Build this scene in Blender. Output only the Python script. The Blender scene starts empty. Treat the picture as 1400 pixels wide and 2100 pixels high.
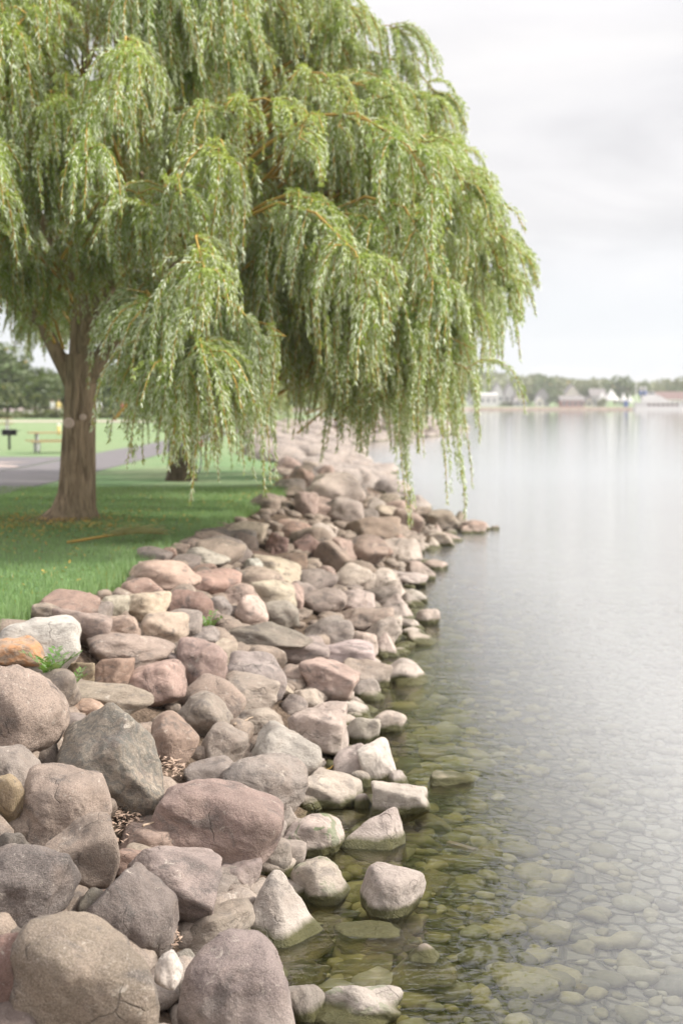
import bpy, bmesh, math, random
import numpy as np
from mathutils import Vector, Matrix, noise as mnoise

scene = bpy.context.scene
R = math.radians

# ------------------------------------------------------------------ camera
CAM_Z, PITCH, FPX = 2.9, R(4.45), 2917.0
cam_data = bpy.data.cameras.new('camera')
cam = bpy.data.objects.new('camera', cam_data)
scene.collection.objects.link(cam)
cam.location = (0, 0, CAM_Z)
cam.rotation_euler = (R(90) - PITCH, 0, 0)
cam_data.sensor_fit = 'VERTICAL'
cam_data.sensor_height = 36.0
cam_data.lens = 50.0
cam_data.clip_start = 0.1
cam_data.clip_end = 5000
cam_data.dof.use_dof = True
cam_data.dof.focus_distance = 7.9
cam_data.dof.aperture_fstop = 2.0
scene.camera = cam

# ------------------------------------------------------------------ sky and sun (bright overcast)
SUN_EL, SUN_AZ = R(40), R(94)          # azimuth clockwise from +Y (view direction)
world = bpy.data.worlds.new('World')
scene.world = world
world.use_nodes = True
wn, wl = world.node_tree.nodes, world.node_tree.links
wn.clear()
def W(t, **kw):
    n = wn.new(t)
    for k, v in kw.items(): setattr(n, k, v)
    return n
def wmath(op, a, b=None, c=None, clamp=False):
    n = W('ShaderNodeMath', operation=op, use_clamp=clamp)
    for i, v in enumerate((a, b, c)):
        if v is None: continue
        if isinstance(v, (int, float)): n.inputs[i].default_value = v
        else: wl.new(v, n.inputs[i])
    return n.outputs[0]
out = W('ShaderNodeOutputWorld')
sky = W('ShaderNodeTexSky', sky_type='NISHITA')
sky.sun_disc = False
sky.sun_elevation = SUN_EL
sky.sun_rotation = SUN_AZ
bg_sky = W('ShaderNodeBackground'); bg_sky.inputs[1].default_value = 0.1
wl.new(sky.outputs[0], bg_sky.inputs[0])
tc = W('ShaderNodeTexCoord')
sep = W('ShaderNodeSeparateXYZ'); wl.new(tc.outputs['Generated'], sep.inputs[0])
zc = wmath('MAXIMUM', sep.outputs[2], 0.0)
den = wmath('ADD', zc, 0.20)
px_ = wmath('DIVIDE', sep.outputs[0], den)
py_ = wmath('DIVIDE', sep.outputs[1], den)
comb = W('ShaderNodeCombineXYZ')
wl.new(px_, comb.inputs[0]); wl.new(py_, comb.inputs[1])
n1 = W('ShaderNodeTexNoise'); n1.inputs['Scale'].default_value = 1.25; n1.inputs['Detail'].default_value = 7
n1.inputs['Roughness'].default_value = 0.52; n1.inputs['Distortion'].default_value = 0.35
wl.new(comb.outputs[0], n1.inputs['Vector'])
cr = W('ShaderNodeValToRGB'); wl.new(n1.outputs[0], cr.inputs[0])
e = cr.color_ramp.elements
e[0].position = 0.36; e[0].color = (0.268, 0.261, 0.264, 1)
e[1].position = 0.62; e[1].color = (0.358, 0.346, 0.341, 1)
m = e.new(0.48); m.color = (0.318, 0.309, 0.311, 1)
# blue grey gap low over the far shore, with a bank of white cumulus under it
lowf = W('ShaderNodeMapRange', interpolation_type='SMOOTHSTEP')
lowf.inputs[1].default_value = 0.14; lowf.inputs[2].default_value = 0.035
lowf.inputs[3].default_value = 0.0; lowf.inputs[4].default_value = 0.9
wl.new(sep.outputs[2], lowf.inputs[0])
mixl = W('ShaderNodeMix', data_type='RGBA'); mixl.inputs[7].default_value = (0.273, 0.286, 0.309, 1)
wl.new(lowf.outputs[0], mixl.inputs[0]); wl.new(cr.outputs[0], mixl.inputs[6])
mp = W('ShaderNodeMapping'); mp.inputs['Scale'].default_value = (9, 9, 30)
wl.new(tc.outputs['Generated'], mp.inputs[0])
n2 = W('ShaderNodeTexNoise'); n2.inputs['Scale'].default_value = 1.1; n2.inputs['Detail'].default_value = 5
wl.new(mp.outputs[0], n2.inputs['Vector'])
top = wmath('MULTIPLY_ADD', n2.outputs[0], 0.075, -0.020)       # wavy upper rim of the low cloud bank
dz = wmath('SUBTRACT', top, sep.outputs[2])
cum = W('ShaderNodeMapRange', interpolation_type='SMOOTHSTEP')
cum.inputs[1].default_value = -0.005; cum.inputs[2].default_value = 0.010
wl.new(dz, cum.inputs[0])
cumf = wmath('MULTIPLY', cum.outputs[0], 0.9)
mixc = W('ShaderNodeMix', data_type='RGBA'); mixc.inputs[7].default_value = (0.349, 0.340, 0.339, 1)
wl.new(cumf, mixc.inputs[0]); wl.new(mixl.outputs[2], mixc.inputs[6])
# an overcast sky is brighter towards the zenith
zen = W('ShaderNodeMapRange', interpolation_type='LINEAR')
zen.inputs[1].default_value = 0.24; zen.inputs[2].default_value = 0.55
zen.inputs[3].default_value = 1.0; zen.inputs[4].default_value = 2.1
wl.new(sep.outputs[2], zen.inputs[0])
bg_c = W('ShaderNodeBackground')
wl.new(mixc.outputs[2], bg_c.inputs[0]); wl.new(zen.outputs[0], bg_c.inputs[1])
mixs = W('ShaderNodeMixShader'); mixs.inputs[0].default_value = 0.95
wl.new(bg_sky.outputs[0], mixs.inputs[1]); wl.new(bg_c.outputs[0], mixs.inputs[2])
wl.new(mixs.outputs[0], out.inputs['Surface'])

sun_data = bpy.data.lights.new('sun', 'SUN')
sun_data.energy = 2.2
sun_data.angle = R(11)
sun_data.color = (1.0, 0.95, 0.87)
sun = bpy.data.objects.new('sun', sun_data)
scene.collection.objects.link(sun)
sd = Vector((math.sin(SUN_AZ) * math.cos(SUN_EL), math.cos(SUN_AZ) * math.cos(SUN_EL), math.sin(SUN_EL)))
sun.rotation_euler = sd.to_track_quat('Z', 'Y').to_euler()
sun.location = (10, -10, 30)

scene.view_settings.view_transform = 'Standard'
scene.view_settings.look = 'None'
scene.view_settings.exposure = 1.5
scene.view_settings.gamma = 1.0
scene.view_settings.use_curve_mapping = False
scene.render.engine = 'CYCLES'
scene.cycles.use_denoising = True
scene.cycles.max_bounces = 10
scene.cycles.diffuse_bounces = 3
scene.cycles.glossy_bounces = 3
scene.cycles.transmission_bounces = 6
scene.cycles.transparent_max_bounces = 12
scene.cycles.volume_bounces = 1
scene.cycles.sample_clamp_indirect = 6.0

# ------------------------------------------------------------------ helpers
C = scene.collection.objects
rng = random.Random(7)
nrng = np.random.default_rng(11)

def link(o, parent=None):
    C.link(o)
    if parent is not None: o.parent = parent
    return o

def tag(o, label=None, cat=None, group=None, kind=None):
    if label: o['label'] = label
    if cat: o['category'] = cat
    if group: o['group'] = group
    if kind: o['kind'] = kind
    return o

def empty(name, loc=(0, 0, 0), rz=0.0, label=None, cat=None, group=None):
    o = bpy.data.objects.new(name, None)
    o.empty_display_size = 0.2
    link(o); o.location = loc; o.rotation_euler = (0, 0, rz)
    return tag(o, label, cat, group)

def np_mesh(name, verts, faces, mats=(), smooth=False, midx=None):
    """mesh from numpy arrays; faces all of one size"""
    verts = np.asarray(verts, dtype=np.float32); faces = np.asarray(faces, dtype=np.int32)
    me = bpy.data.meshes.new(name)
    k = faces.shape[1]; n = faces.shape[0]
    me.vertices.add(len(verts)); me.vertices.foreach_set('co', verts.ravel())
    me.loops.add(n * k); me.loops.foreach_set('vertex_index', faces.ravel())
    me.polygons.add(n)
    me.polygons.foreach_set('loop_start', np.arange(0, n * k, k, dtype=np.int32))
    me.polygons.foreach_set('loop_total', np.full(n, k, dtype=np.int32))
    for mt in mats: me.materials.append(mt)
    if midx is not None: me.polygons.foreach_set('material_index', np.asarray(midx, dtype=np.int32))
    me.update(calc_edges=True)
    if smooth: me.polygons.foreach_set('use_smooth', np.ones(n, dtype=bool))
    return me

class MB:
    """collects boxes, tubes and lathes, then links them as one mesh object"""
    def __init__(self): self.v = []; self.f = []
    def add(self, vs, fs):
        o = len(self.v); self.v += [tuple(p) for p in vs]; self.f += [tuple(i + o for i in q) for q in fs]
    def box(self, c, s, rz=0.0, ry=0.0, rx=0.0):
        M = Matrix.Translation(c) @ Matrix.Rotation(rz, 4, 'Z') @ Matrix.Rotation(ry, 4, 'Y') @ Matrix.Rotation(rx, 4, 'X')
        h = [x / 2 for x in s]; b = min(s) * 0.08
        vs = []; 
        for sx in (-1, 1):
            for sy in (-1, 1):
                for sz in (-1, 1): vs.append(M @ Vector((sx * h[0], sy * h[1], sz * h[2])))
        self.add(vs, [(0, 1, 3, 2), (4, 6, 7, 5), (0, 4, 5, 1), (2, 3, 7, 6), (0, 2, 6, 4), (1, 5, 7, 3)])
    def tube(self, pts, rad, n=8, cap=True):
        pts = [Vector(p) for p in pts]
        if isinstance(rad, (int, float)): rad = [rad] * len(pts)
        vs, fs = [], []; ref = None
        for i, p in enumerate(pts):
            t = (pts[min(i + 1, len(pts) - 1)] - pts[max(i - 1, 0)]).normalized()
            if ref is None: ref = t.orthogonal().normalized()
            a = (ref - t * ref.dot(t)).normalized(); b = t.cross(a); ref = a
            for k in range(n):
                an = 2 * math.pi * k / n
                vs.append(p + (a * math.cos(an) + b * math.sin(an)) * rad[i])
        for i in range(len(pts) - 1):
            for k in range(n):
                k2 = (k + 1) % n
                fs.append((i * n + k, i * n + k2, (i + 1) * n + k2, (i + 1) * n + k))
        if cap:
            fs.append(tuple(reversed(range(n)))); fs.append(tuple((len(pts) - 1) * n + k for k in range(n)))
        self.add(vs, fs)
    def prism(self, outline, y0, y1, M=None):
        """outline (x,z) extruded along y"""
        n = len(outline)
        vs = [Vector((x, y0, z)) for x, z in outline] + [Vector((x, y1, z)) for x, z in outline]
        if M is not None: vs = [M @ v for v in vs]
        fs = [tuple(range(n)), tuple(reversed(range(n, 2 * n)))]
        fs += [(i, i + n, (i + 1) % n + n, (i + 1) % n) for i in range(n)]
        self.add(vs, fs)
    def mesh(self, name, mat, smooth=False):
        me = bpy.data.meshes.new(name); me.from_pydata(self.v, [], self.f)
        if mat: me.materials.append(mat)
        me.validate(); me.update()
        bm = bmesh.new(); bm.from_mesh(me); bmesh.ops.recalc_face_normals(bm, faces=bm.faces); bm.to_mesh(me); bm.free()
        if smooth: me.polygons.foreach_set('use_smooth', [True] * len(me.polygons))
        return me
    def build(self, name, mat, parent=None, smooth=False):
        return link(bpy.data.objects.new(name, self.mesh(name, mat, smooth)), parent)

def copy_tree(o, parent=None):
    c = o.copy(); C.link(c)
    if parent is not None: c.parent = parent
    for ch in list(o.children): copy_tree(ch, c)
    return c

# a point of the survey photograph at world depth Y, or where its line of sight meets a surface
def sight(px, py):
    x = (px - 700) / FPX; u = (1050 - py) / FPX
    return Vector((x, math.cos(PITCH) + u * math.sin(PITCH), -math.sin(PITCH) + u * math.cos(PITCH)))
def at(px, py, Y):
    d = sight(px, py)
    return Vector((0, 0, CAM_Z)) + d * (Y / d.y)
def on_ground(px, py, off=0.0, s0=3.0, s1=260.0):
    d = sight(px, py); s = s0; o = Vector((0, 0, CAM_Z)); st = 0.02
    while s < s1:
        p = o + d * s
        if p.z <= H(p.x, p.y) + off: return p
        s += max(st, s * 0.003)
    return o + d * s1

# ------------------------------------------------------------------ the lie of the land
XL = [(-20, -5.4), (-10, -4.6), (6, -3.4), (11.6, -2.79), (13.9, -2.3), (19, -1.95), (29.7, -1.0), (34, -1.3), (38, -1.8), (60, -2.7), (80, -4.4), (100, -3.2), (128, 4), (150, 8), (168, -8), (200, -30)]
XR = [(-20, -2.2), (-10, -1.25), (6.6, -0.23), (12, 0.3), (17.7, 0.95), (23.7, 1.5), (29, 2.1), (32.3, 3.1), (35, 2.3), (45, 1.7), (61.7, 1.4), (80, 0.6), (100, 1.2), (128, 10), (150, 13), (168, -2), (200, -24)]
def interp(tab, y):
    if y <= tab[0][0]: return tab[0][1]
    for (a, b), (c, d) in zip(tab, tab[1:]):
        if y <= c: return b + (d - b) * (y - a) / (c - a)
    return tab[-1][1]
def xl(y): return interp(XL, y)
def xr(y): return interp(XR, y)
def lawn_z(x, y):
    return 1.1 + 0.30 * min(1, max(0, (y - 62) / 60)) - 0.08 * min(1, max(0, (y - 36) / 15)) + 0.03 * math.sin(x * 0.35 + 1) * math.sin(y * 0.21)
def H(x, y):
    a, b = xl(y), xr(y)
    if x <= a: return lawn_z(x, y) - 0.06 * max(0, 1 - (a - x) / 0.6)
    if x >= b: return -0.14 - 0.10 * min(x - b, 3) - 0.07 * min(max(x - b - 3, 0), 30)
    t = (x - a) / (b - a); za = lawn_z(a, y) - 0.06
    return za + (-0.14 - za) * (t ** 1.1)

# ------------------------------------------------------------------ materials
def mat(name):
    m = bpy.data.materials.new(name); m.use_nodes = True
    nt = m.node_tree; nt.nodes.clear()
    return m, nt, nt.nodes, nt.links
def N(nt, t, ins=None, **kw):
    n = nt.nodes.new(t)
    for k, v in kw.items(): setattr(n, k, v)
    for k, v in (ins or {}).items():
        if isinstance(v, bpy.types.NodeSocket): nt.links.new(v, n.inputs[k])
        else: n.inputs[k].default_value = v
    return n
def ramp(nt, fac, stops):
    n = nt.nodes.new('ShaderNodeValToRGB'); nt.links.new(fac, n.inputs[0])
    el = n.color_ramp.elements
    while len(el) < len(stops): el.new(0.5)
    for e_, (p, c) in zip(el, stops):
        e_.position = p; e_.color = (c, c, c, 1) if isinstance(c, (int, float)) else (*c, 1)
    return n.outputs[0]
def mixc_(nt, fac, a, b, mode='MIX'):
    n = nt.nodes.new('ShaderNodeMix'); n.data_type = 'RGBA'; n.blend_type = mode
    for i, v in ((0, fac), (6, a), (7, b)):
        if isinstance(v, bpy.types.NodeSocket): nt.links.new(v, n.inputs[i])
        elif i == 0: n.inputs[0].default_value = v
        else: n.inputs[i].default_value = (*v, 1)
    return n.outputs[2]
def M_(nt, op, a, b=None, c=None, clamp=False):
    n = nt.nodes.new('ShaderNodeMath'); n.operation = op; n.use_clamp = clamp
    for i, v in enumerate((a, b, c)):
        if v is None: continue
        if isinstance(v, (int, float)): n.inputs[i].default_value = v
        else: nt.links.new(v, n.inputs[i])
    return n.outputs[0]
def noise(nt, vec, scale, detail=4, rough=0.55, dist=0.0):
    return N(nt, 'ShaderNodeTexNoise', {'Vector': vec, 'Scale': scale, 'Detail': detail, 'Roughness': rough, 'Distortion': dist}).outputs[0]
def finish(nt, col, rough=0.8, bump=None, bstr=0.3, bdist=0.02, spec=0.3):
    b = N(nt, 'ShaderNodeBsdfPrincipled')
    if isinstance(col, bpy.types.NodeSocket): nt.links.new(col, b.inputs['Base Color'])
    else: b.inputs['Base Color'].default_value = (*col, 1)
    if isinstance(rough, bpy.types.NodeSocket): nt.links.new(rough, b.inputs['Roughness'])
    else: b.inputs['Roughness'].default_value = rough
    b.inputs['Specular IOR Level'].default_value = spec
    if bump is not None:
        bn = N(nt, 'ShaderNodeBump', {'Height': bump, 'Strength': bstr, 'Distance': bdist})
        nt.links.new(bn.outputs[0], b.inputs['Normal'])
    o = N(nt, 'ShaderNodeOutputMaterial'); nt.links.new(b.outputs[0], o.inputs[0])
    return b
def simple(name, col, rough=0.7, var=0.15, scale=8.0, spec=0.3):
    m, nt, n, l = mat(name)
    t = N(nt, 'ShaderNodeTexCoord')
    f = noise(nt, t.outputs['Object'], scale, 5)
    c = mixc_(nt, f, tuple(x * (1 - var) for x in col), tuple(min(1, x * (1 + var)) for x in col))
    finish(nt, c, rough, f, 0.15, 0.01, spec)
    return m

def boulder_material():
    m, nt, n, l = mat('boulder_stone')
    tc = N(nt, 'ShaderNodeTexCoord'); oi = N(nt, 'ShaderNodeObjectInfo')
    off = N(nt, 'ShaderNodeVectorMath', {0: oi.outputs['Random'], 1: (37.0, 71.0, 53.0)}, operation='MULTIPLY')
    v = N(nt, 'ShaderNodeVectorMath', {0: tc.outputs['Object'], 1: off.outputs[0]}, operation='ADD').outputs[0]
    geo = N(nt, 'ShaderNodeNewGeometry')
    def attr(nm): return N(nt, 'ShaderNodeAttribute', attribute_type='OBJECT', attribute_name=nm).outputs['Fac']
    base = oi.outputs['Color']
    big = noise(nt, v, 1.6, 6, 0.6, 0.4)
    mid = noise(nt, v, 5.5, 8, 0.65, 0.3)
    fine = noise(nt, v, 42, 4, 0.7)
    spk = N(nt, 'ShaderNodeTexVoronoi', {'Vector': v, 'Scale': 120.0, 'Randomness': 1.0}).outputs['Color']
    spk = N(nt, 'ShaderNodeSeparateColor', {0: spk}).outputs[0]
    c = mixc_(nt, ramp(nt, big, [(0.30, 0.0), (0.72, 1.0)]), mixc_(nt, 1.0, base, (0.66, 0.63, 0.61), 'MULTIPLY'), mixc_(nt, 1.0, base, (1.15, 1.10, 1.05), 'MULTIPLY'))
    # warm and cool drifts over the face
    c = mixc_(nt, M_(nt, 'MULTIPLY', ramp(nt, noise(nt, v, 2.3, 5, 0.6, 0.8), [(0.50, 0.0), (0.70, 1.0)]), 0.35), c, (0.30, 0.225, 0.18))
    c = mixc_(nt, M_(nt, 'MULTIPLY', ramp(nt, noise(nt, v, 3.1, 6, 0.65, 0.5), [(0.54, 0.0), (0.64, 1.0)]), 0.65), c, (0.105, 0.095, 0.09))
    c = mixc_(nt, ramp(nt, mid, [(0.30, 0.55), (0.52, 0.0)]), c, mixc_(nt, 1.0, base, (0.45, 0.43, 0.42), 'MULTIPLY'))
    # crystals: stronger on the granites
    g = attr('grain')
    c = mixc_(nt, M_(nt, 'MULTIPLY', M_(nt, 'GREATER_THAN', spk, 0.80), M_(nt, 'MULTIPLY_ADD', g, 0.17, 0.05)), c, (0.46, 0.39, 0.34))
    c = mixc_(nt, M_(nt, 'MULTIPLY', M_(nt, 'LESS_THAN', spk, 0.2), M_(nt, 'MULTIPLY_ADD', g, 0.30, 0.08)), c, (0.09, 0.075, 0.065))
    gr = noise(nt, v, 95, 3, 0.8)
    c = mixc_(nt, ramp(nt, gr, [(0.34, 0.5), (0.50, 0.0)]), c, mixc_(nt, 1.0, c, (0.5, 0.47, 0.45), 'MULTIPLY'))
    c = mixc_(nt, ramp(nt, gr, [(0.54, 0.0), (0.68, 0.40)]), c, (0.43, 0.355, 0.30))
    # pale lichen and scuffs
    lich = ramp(nt, noise(nt, v, 8.5, 7, 0.72, 0.6), [(0.60, 0.0), (0.66, 1.0)])
    c = mixc_(nt, M_(nt, 'MULTIPLY', lich, 0.6), c, (0.48, 0.43, 0.37))
    # cracks and veins
    vn = N(nt, 'ShaderNodeVectorMath', {0: N(nt, 'ShaderNodeTexNoise', {'Vector': v, 'Scale': 4.0, 'Detail': 4.0}).outputs['Color'], 1: (0.22, 0.22, 0.22)}, operation='MULTIPLY').outputs[0]
    vw = N(nt, 'ShaderNodeVectorMath', {0: v, 1: vn}, operation='ADD').outputs[0]
    ck = N(nt, 'ShaderNodeTexVoronoi', {'Vector': vw, 'Scale': 1.7}, feature='DISTANCE_TO_EDGE').outputs[0]
    ckm = M_(nt, 'MULTIPLY', ramp(nt, ck, [(0.0, 1.0), (0.012, 0.0)]), ramp(nt, noise(nt, v, 2.0, 2), [(0.54, 0.0), (0.60, 1.0)]))
    c = mixc_(nt, M_(nt, 'MULTIPLY', ckm, 0.6), c, (0.085, 0.072, 0.062))
    # bedding stripes
    wv = N(nt, 'ShaderNodeTexWave', {'Vector': v, 'Scale': 3.4, 'Distortion': 14.0, 'Detail': 6.0, 'Detail Scale': 2.2}, wave_type='BANDS', bands_direction='DIAGONAL')
    st = ramp(nt, wv.outputs[1], [(0.10, 1.0), (0.60, 0.0)])
    c = mixc_(nt, M_(nt, 'MULTIPLY', st, M_(nt, 'MULTIPLY', attr('stripe'), 0.55)), c, (0.11, 0.11, 0.10))
    # rust
    c = mixc_(nt, M_(nt, 'MULTIPLY', attr('rust'), ramp(nt, mid, [(0.44, 0.0), (0.58, 0.8)])), c, (0.50, 0.24, 0.10))
    # moss growing in patches
    mo = ramp(nt, noise(nt, v, 2.4, 6, 0.65, 0.7), [(0.53, 0.0), (0.57, 1.0)])
    c = mixc_(nt, M_(nt, 'MULTIPLY', attr('moss'), mo), c, (0.07, 0.125, 0.035))
    # tide line: bleached mineral band over the water, wet dark algae at it, olive film below it
    sz = N(nt, 'ShaderNodeSeparateXYZ', {0: geo.outputs['Position']}).outputs[2]
    zn = M_(nt, 'MULTIPLY_ADD', noise(nt, geo.outputs['Position'], 7.0, 4), 0.09, M_(nt, 'SUBTRACT', sz, 0.045))
    pale = N(nt, 'ShaderNodeMapRange', {0: zn, 1: 0.30, 2: 0.06, 3: 0.0, 4: 0.50}).outputs[0]
    c = mixc_(nt, pale, c, (0.48, 0.42, 0.37))
    wet = N(nt, 'ShaderNodeMapRange', {0: zn, 1: 0.085, 2: 0.045, 3: 0.0, 4: 1.0}).outputs[0]
    c = mixc_(nt, wet, c, mixc_(nt, mid, (0.05, 0.05, 0.020), (0.12, 0.11, 0.048)))
    olive = N(nt, 'ShaderNodeMapRange', {0: sz, 1: 0.0, 2: -0.05, 3: 0.0, 4: 0.85}).outputs[0]
    c = mixc_(nt, olive, c, mixc_(nt, ramp(nt, big, [(0.35, 0.0), (0.65, 1.0)]), (0.24, 0.22, 0.085), (0.46, 0.37, 0.15)))
    hgt = M_(nt, 'ADD', M_(nt, 'MULTIPLY', mid, 0.8), M_(nt, 'MULTIPLY', fine, 0.30))
    hgt = M_(nt, 'ADD', hgt, M_(nt, 'MULTIPLY', M_(nt, 'MULTIPLY', spk, g), 0.10))
    hgt = M_(nt, 'SUBTRACT', hgt, M_(nt, 'MULTIPLY', ckm, 0.35))
    rg = N(nt, 'ShaderNodeMapRange', {0: wet, 1: 0.0, 2: 1.0, 3: 0.88, 4: 0.35}).outputs[0]
    finish(nt, c, rg, hgt, 0.75, 0.05, 0.25)
    return m
MAT_BOULDER = boulder_material()

def leaf_material(name, front_a, front_b, back, trans=0.35):
    m, nt, n, l = mat(name)
    oi = N(nt, 'ShaderNodeObjectInfo'); geo = N(nt, 'ShaderNodeNewGeometry')
    f = noise(nt, geo.outputs['Position'], 2.2, 4)
    f = M_(nt, 'MULTIPLY_ADD', oi.outputs['Random'], 0.5, M_(nt, 'MULTIPLY_ADD', f, 1.4, -0.45), clamp=True)
    rnd = geo.outputs['Random Per Island']
    c = mixc_(nt, f, front_a, front_b)
    c = mixc_(nt, M_(nt, 'MULTIPLY', rnd, 0.35), c, tuple(x * 1.7 for x in front_b))
    c = mixc_(nt, M_(nt, 'GREATER_THAN', rnd, 0.988), c, (0.42, 0.28, 0.05))
    c = mixc_(nt, geo.outputs['Backfacing'], c, back)
    d = N(nt, 'ShaderNodeBsdfPrincipled', {'Base Color': c, 'Roughness': 0.42, 'Specular IOR Level': 0.45})
    t = N(nt, 'ShaderNodeBsdfTranslucent', {'Color': mixc_(nt, 1.0, c, (1.25, 1.25, 0.55), 'MULTIPLY')})
    mx = N(nt, 'ShaderNodeMixShader', {0: trans, 1: d.outputs[0], 2: t.outputs[0]})
    N(nt, 'ShaderNodeOutputMaterial', {0: mx.outputs[0]})
    return m
MAT_WILLOW = leaf_material('willow_leaf', (0.090, 0.188, 0.038), (0.360, 0.425, 0.110), (0.55, 0.60, 0.45), 0.30)
MAT_TREELEAF = leaf_material('broad_leaf', (0.060, 0.098, 0.036), (0.115, 0.155, 0.060), (0.13, 0.165, 0.075), 0.25)
MAT_TREELEAF2 = leaf_material('pale_leaf', (0.075, 0.10, 0.035), (0.15, 0.16, 0.06), (0.14, 0.16, 0.07), 0.22)
MAT_WEED = leaf_material('weed_leaf', (0.07, 0.16, 0.03), (0.14, 0.24, 0.06), (0.15, 0.22, 0.09), 0.3)
MAT_TWIG = simple('willow_twig', (0.40, 0.26, 0.07), 0.7)
MAT_STICK = simple('dry_stick', (0.34, 0.26, 0.19), 0.8)

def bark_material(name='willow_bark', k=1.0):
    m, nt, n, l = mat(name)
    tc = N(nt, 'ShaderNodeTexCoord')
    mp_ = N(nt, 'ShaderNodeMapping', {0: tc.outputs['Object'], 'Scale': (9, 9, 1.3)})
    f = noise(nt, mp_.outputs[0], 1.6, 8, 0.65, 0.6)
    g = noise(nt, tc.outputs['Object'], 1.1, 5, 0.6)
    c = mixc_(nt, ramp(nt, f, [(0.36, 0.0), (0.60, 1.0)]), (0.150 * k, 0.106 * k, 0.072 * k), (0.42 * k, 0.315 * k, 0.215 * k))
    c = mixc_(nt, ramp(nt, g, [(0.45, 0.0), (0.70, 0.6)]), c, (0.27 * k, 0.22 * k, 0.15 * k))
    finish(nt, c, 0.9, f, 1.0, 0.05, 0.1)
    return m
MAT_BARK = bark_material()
MAT_SHADEBARK = bark_material('shaded_bark', 0.3)  # shade under the crown darkened into the farther willow's bark colour
MAT_SCAR = simple('cut_wood', (0.62, 0.48, 0.41), 0.8, 0.15, 30)

def lawn_material():
    m, nt, n, l = mat('lawn_turf')
    geo = N(nt, 'ShaderNodeNewGeometry'); P = geo.outputs['Position']
    a = noise(nt, P, 0.35, 4); b = noise(nt, P, 3.0, 6, 0.65); c3 = noise(nt, P, 45, 5, 0.75)
    c = mixc_(nt, ramp(nt, b, [(0.30, 0.0), (0.70, 1.0)]), (0.140, 0.255, 0.115), (0.235, 0.345, 0.175))
    c = mixc_(nt, ramp(nt, a, [(0.42, 0.0), (0.68, 0.65)]), c, (0.38, 0.385, 0.25))
    c = mixc_(nt, ramp(nt, c3, [(0.35, 0.6), (0.6, 0.0)]), c, (0.035, 0.075, 0.025))
    sepy = N(nt, 'ShaderNodeSeparateXYZ', {0: P}).outputs[1]
    # drier mown turf out in the open meadow
    far = N(nt, 'ShaderNodeMapRange', {0: sepy, 1: 34.0, 2: 60.0, 3: 0.0, 4: 0.75}).outputs[0]
    c = mixc_(nt, far, c, mixc_(nt, b, (0.19, 0.265, 0.130), (0.26, 0.32, 0.175)))
    # worn soil about the trunk and along the edge of the bank
    dt = N(nt, 'ShaderNodeVectorMath', {0: P, 1: (-4.3, 21.4, 1.1)}, operation='DISTANCE').outputs['Value']
    worn = N(nt, 'ShaderNodeMapRange', {0: M_(nt, 'MULTIPLY_ADD', noise(nt, P, 2.0, 5), 1.4, M_(nt, 'SUBTRACT', dt, 0.7)), 1: 0.75, 2: 0.25, 3: 0.0, 4: 0.85}).outputs[0]
    c = mixc_(nt, worn, c, mixc_(nt, b, (0.16, 0.115, 0.08), (0.27, 0.205, 0.14)))
    finish(nt, c, 0.95, c3, 0.8, 0.04, 0.1)
    return m
MAT_LAWN = lawn_material()
MAT_GRASS = leaf_material('grass_blade', (0.135, 0.255, 0.105), (0.255, 0.365, 0.175), (0.22, 0.32, 0.15), 0.30)

def soil_material():
    m, nt, n, l = mat('bank_soil')
    geo = N(nt, 'ShaderNodeNewGeometry'); P = geo.outputs['Position']
    a = noise(nt, P, 5, 8, 0.7); v = N(nt, 'ShaderNodeTexVoronoi', {'Vector': P, 'Scale': 26.0}).outputs['Distance']
    c = mixc_(nt, ramp(nt, a, [(0.3, 0.0), (0.7, 1.0)]), (0.075, 0.055, 0.040), (0.21, 0.155, 0.115))
    sz = N(nt, 'ShaderNodeSeparateXYZ', {0: P}).outputs[2]
    c = mixc_(nt, N(nt, 'ShaderNodeMapRange', {0: sz, 1: 0.03, 2: -0.04}).outputs[0], c, (0.105, 0.095, 0.035))
    finish(nt, c, 0.95, M_(nt, 'ADD', a, v), 0.9, 0.05, 0.1)
    return m
MAT_SOIL = soil_material()

def bed_material():
    m, nt, n, l = mat('lake_bed_silt')
    geo = N(nt, 'ShaderNodeNewGeometry'); P = geo.outputs['Position']
    v = N(nt, 'ShaderNodeTexVoronoi', {'Vector': P, 'Scale': 7.0}, feature='DISTANCE_TO_EDGE').outputs[0]
    vc = N(nt, 'ShaderNodeTexVoronoi', {'Vector': P, 'Scale': 7.0}).outputs['Color']
    r = N(nt, 'ShaderNodeSeparateColor', {0: vc}).outputs[0]
    sx = N(nt, 'ShaderNodeSeparateXYZ', {0: P})
    out_ = N(nt, 'ShaderNodeMapRange', {0: M_(nt, 'SUBTRACT', sx.outputs[0], M_(nt, 'MULTIPLY', sx.outputs[1], 0.1)), 1: -0.1, 2: 1.5, 3: 0.0, 4: 1.0}).outputs[0]  # olive algae inshore; paler outward, mostly sky reflection put into the colour
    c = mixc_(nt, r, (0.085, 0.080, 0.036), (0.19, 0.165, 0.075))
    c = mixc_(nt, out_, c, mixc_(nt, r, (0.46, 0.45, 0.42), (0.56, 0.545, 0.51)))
    sand = ramp(nt, noise(nt, P, 0.8, 4), [(0.50, 1.0), (0.60, 0.15)])
    c = mixc_(nt, M_(nt, 'MULTIPLY', sand, ramp(nt, v, [(0.0, 0.5), (0.09, 0.0)])), c, mixc_(nt, 1.0, c, (0.35, 0.36, 0.36), 'MULTIPLY'))
    finish(nt, c, 0.95, ramp(nt, v, [(0.0, 0.0), (0.15, 1.0)]), 0.8, 0.06, 0.1)
    return m
MAT_BED = bed_material()

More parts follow.
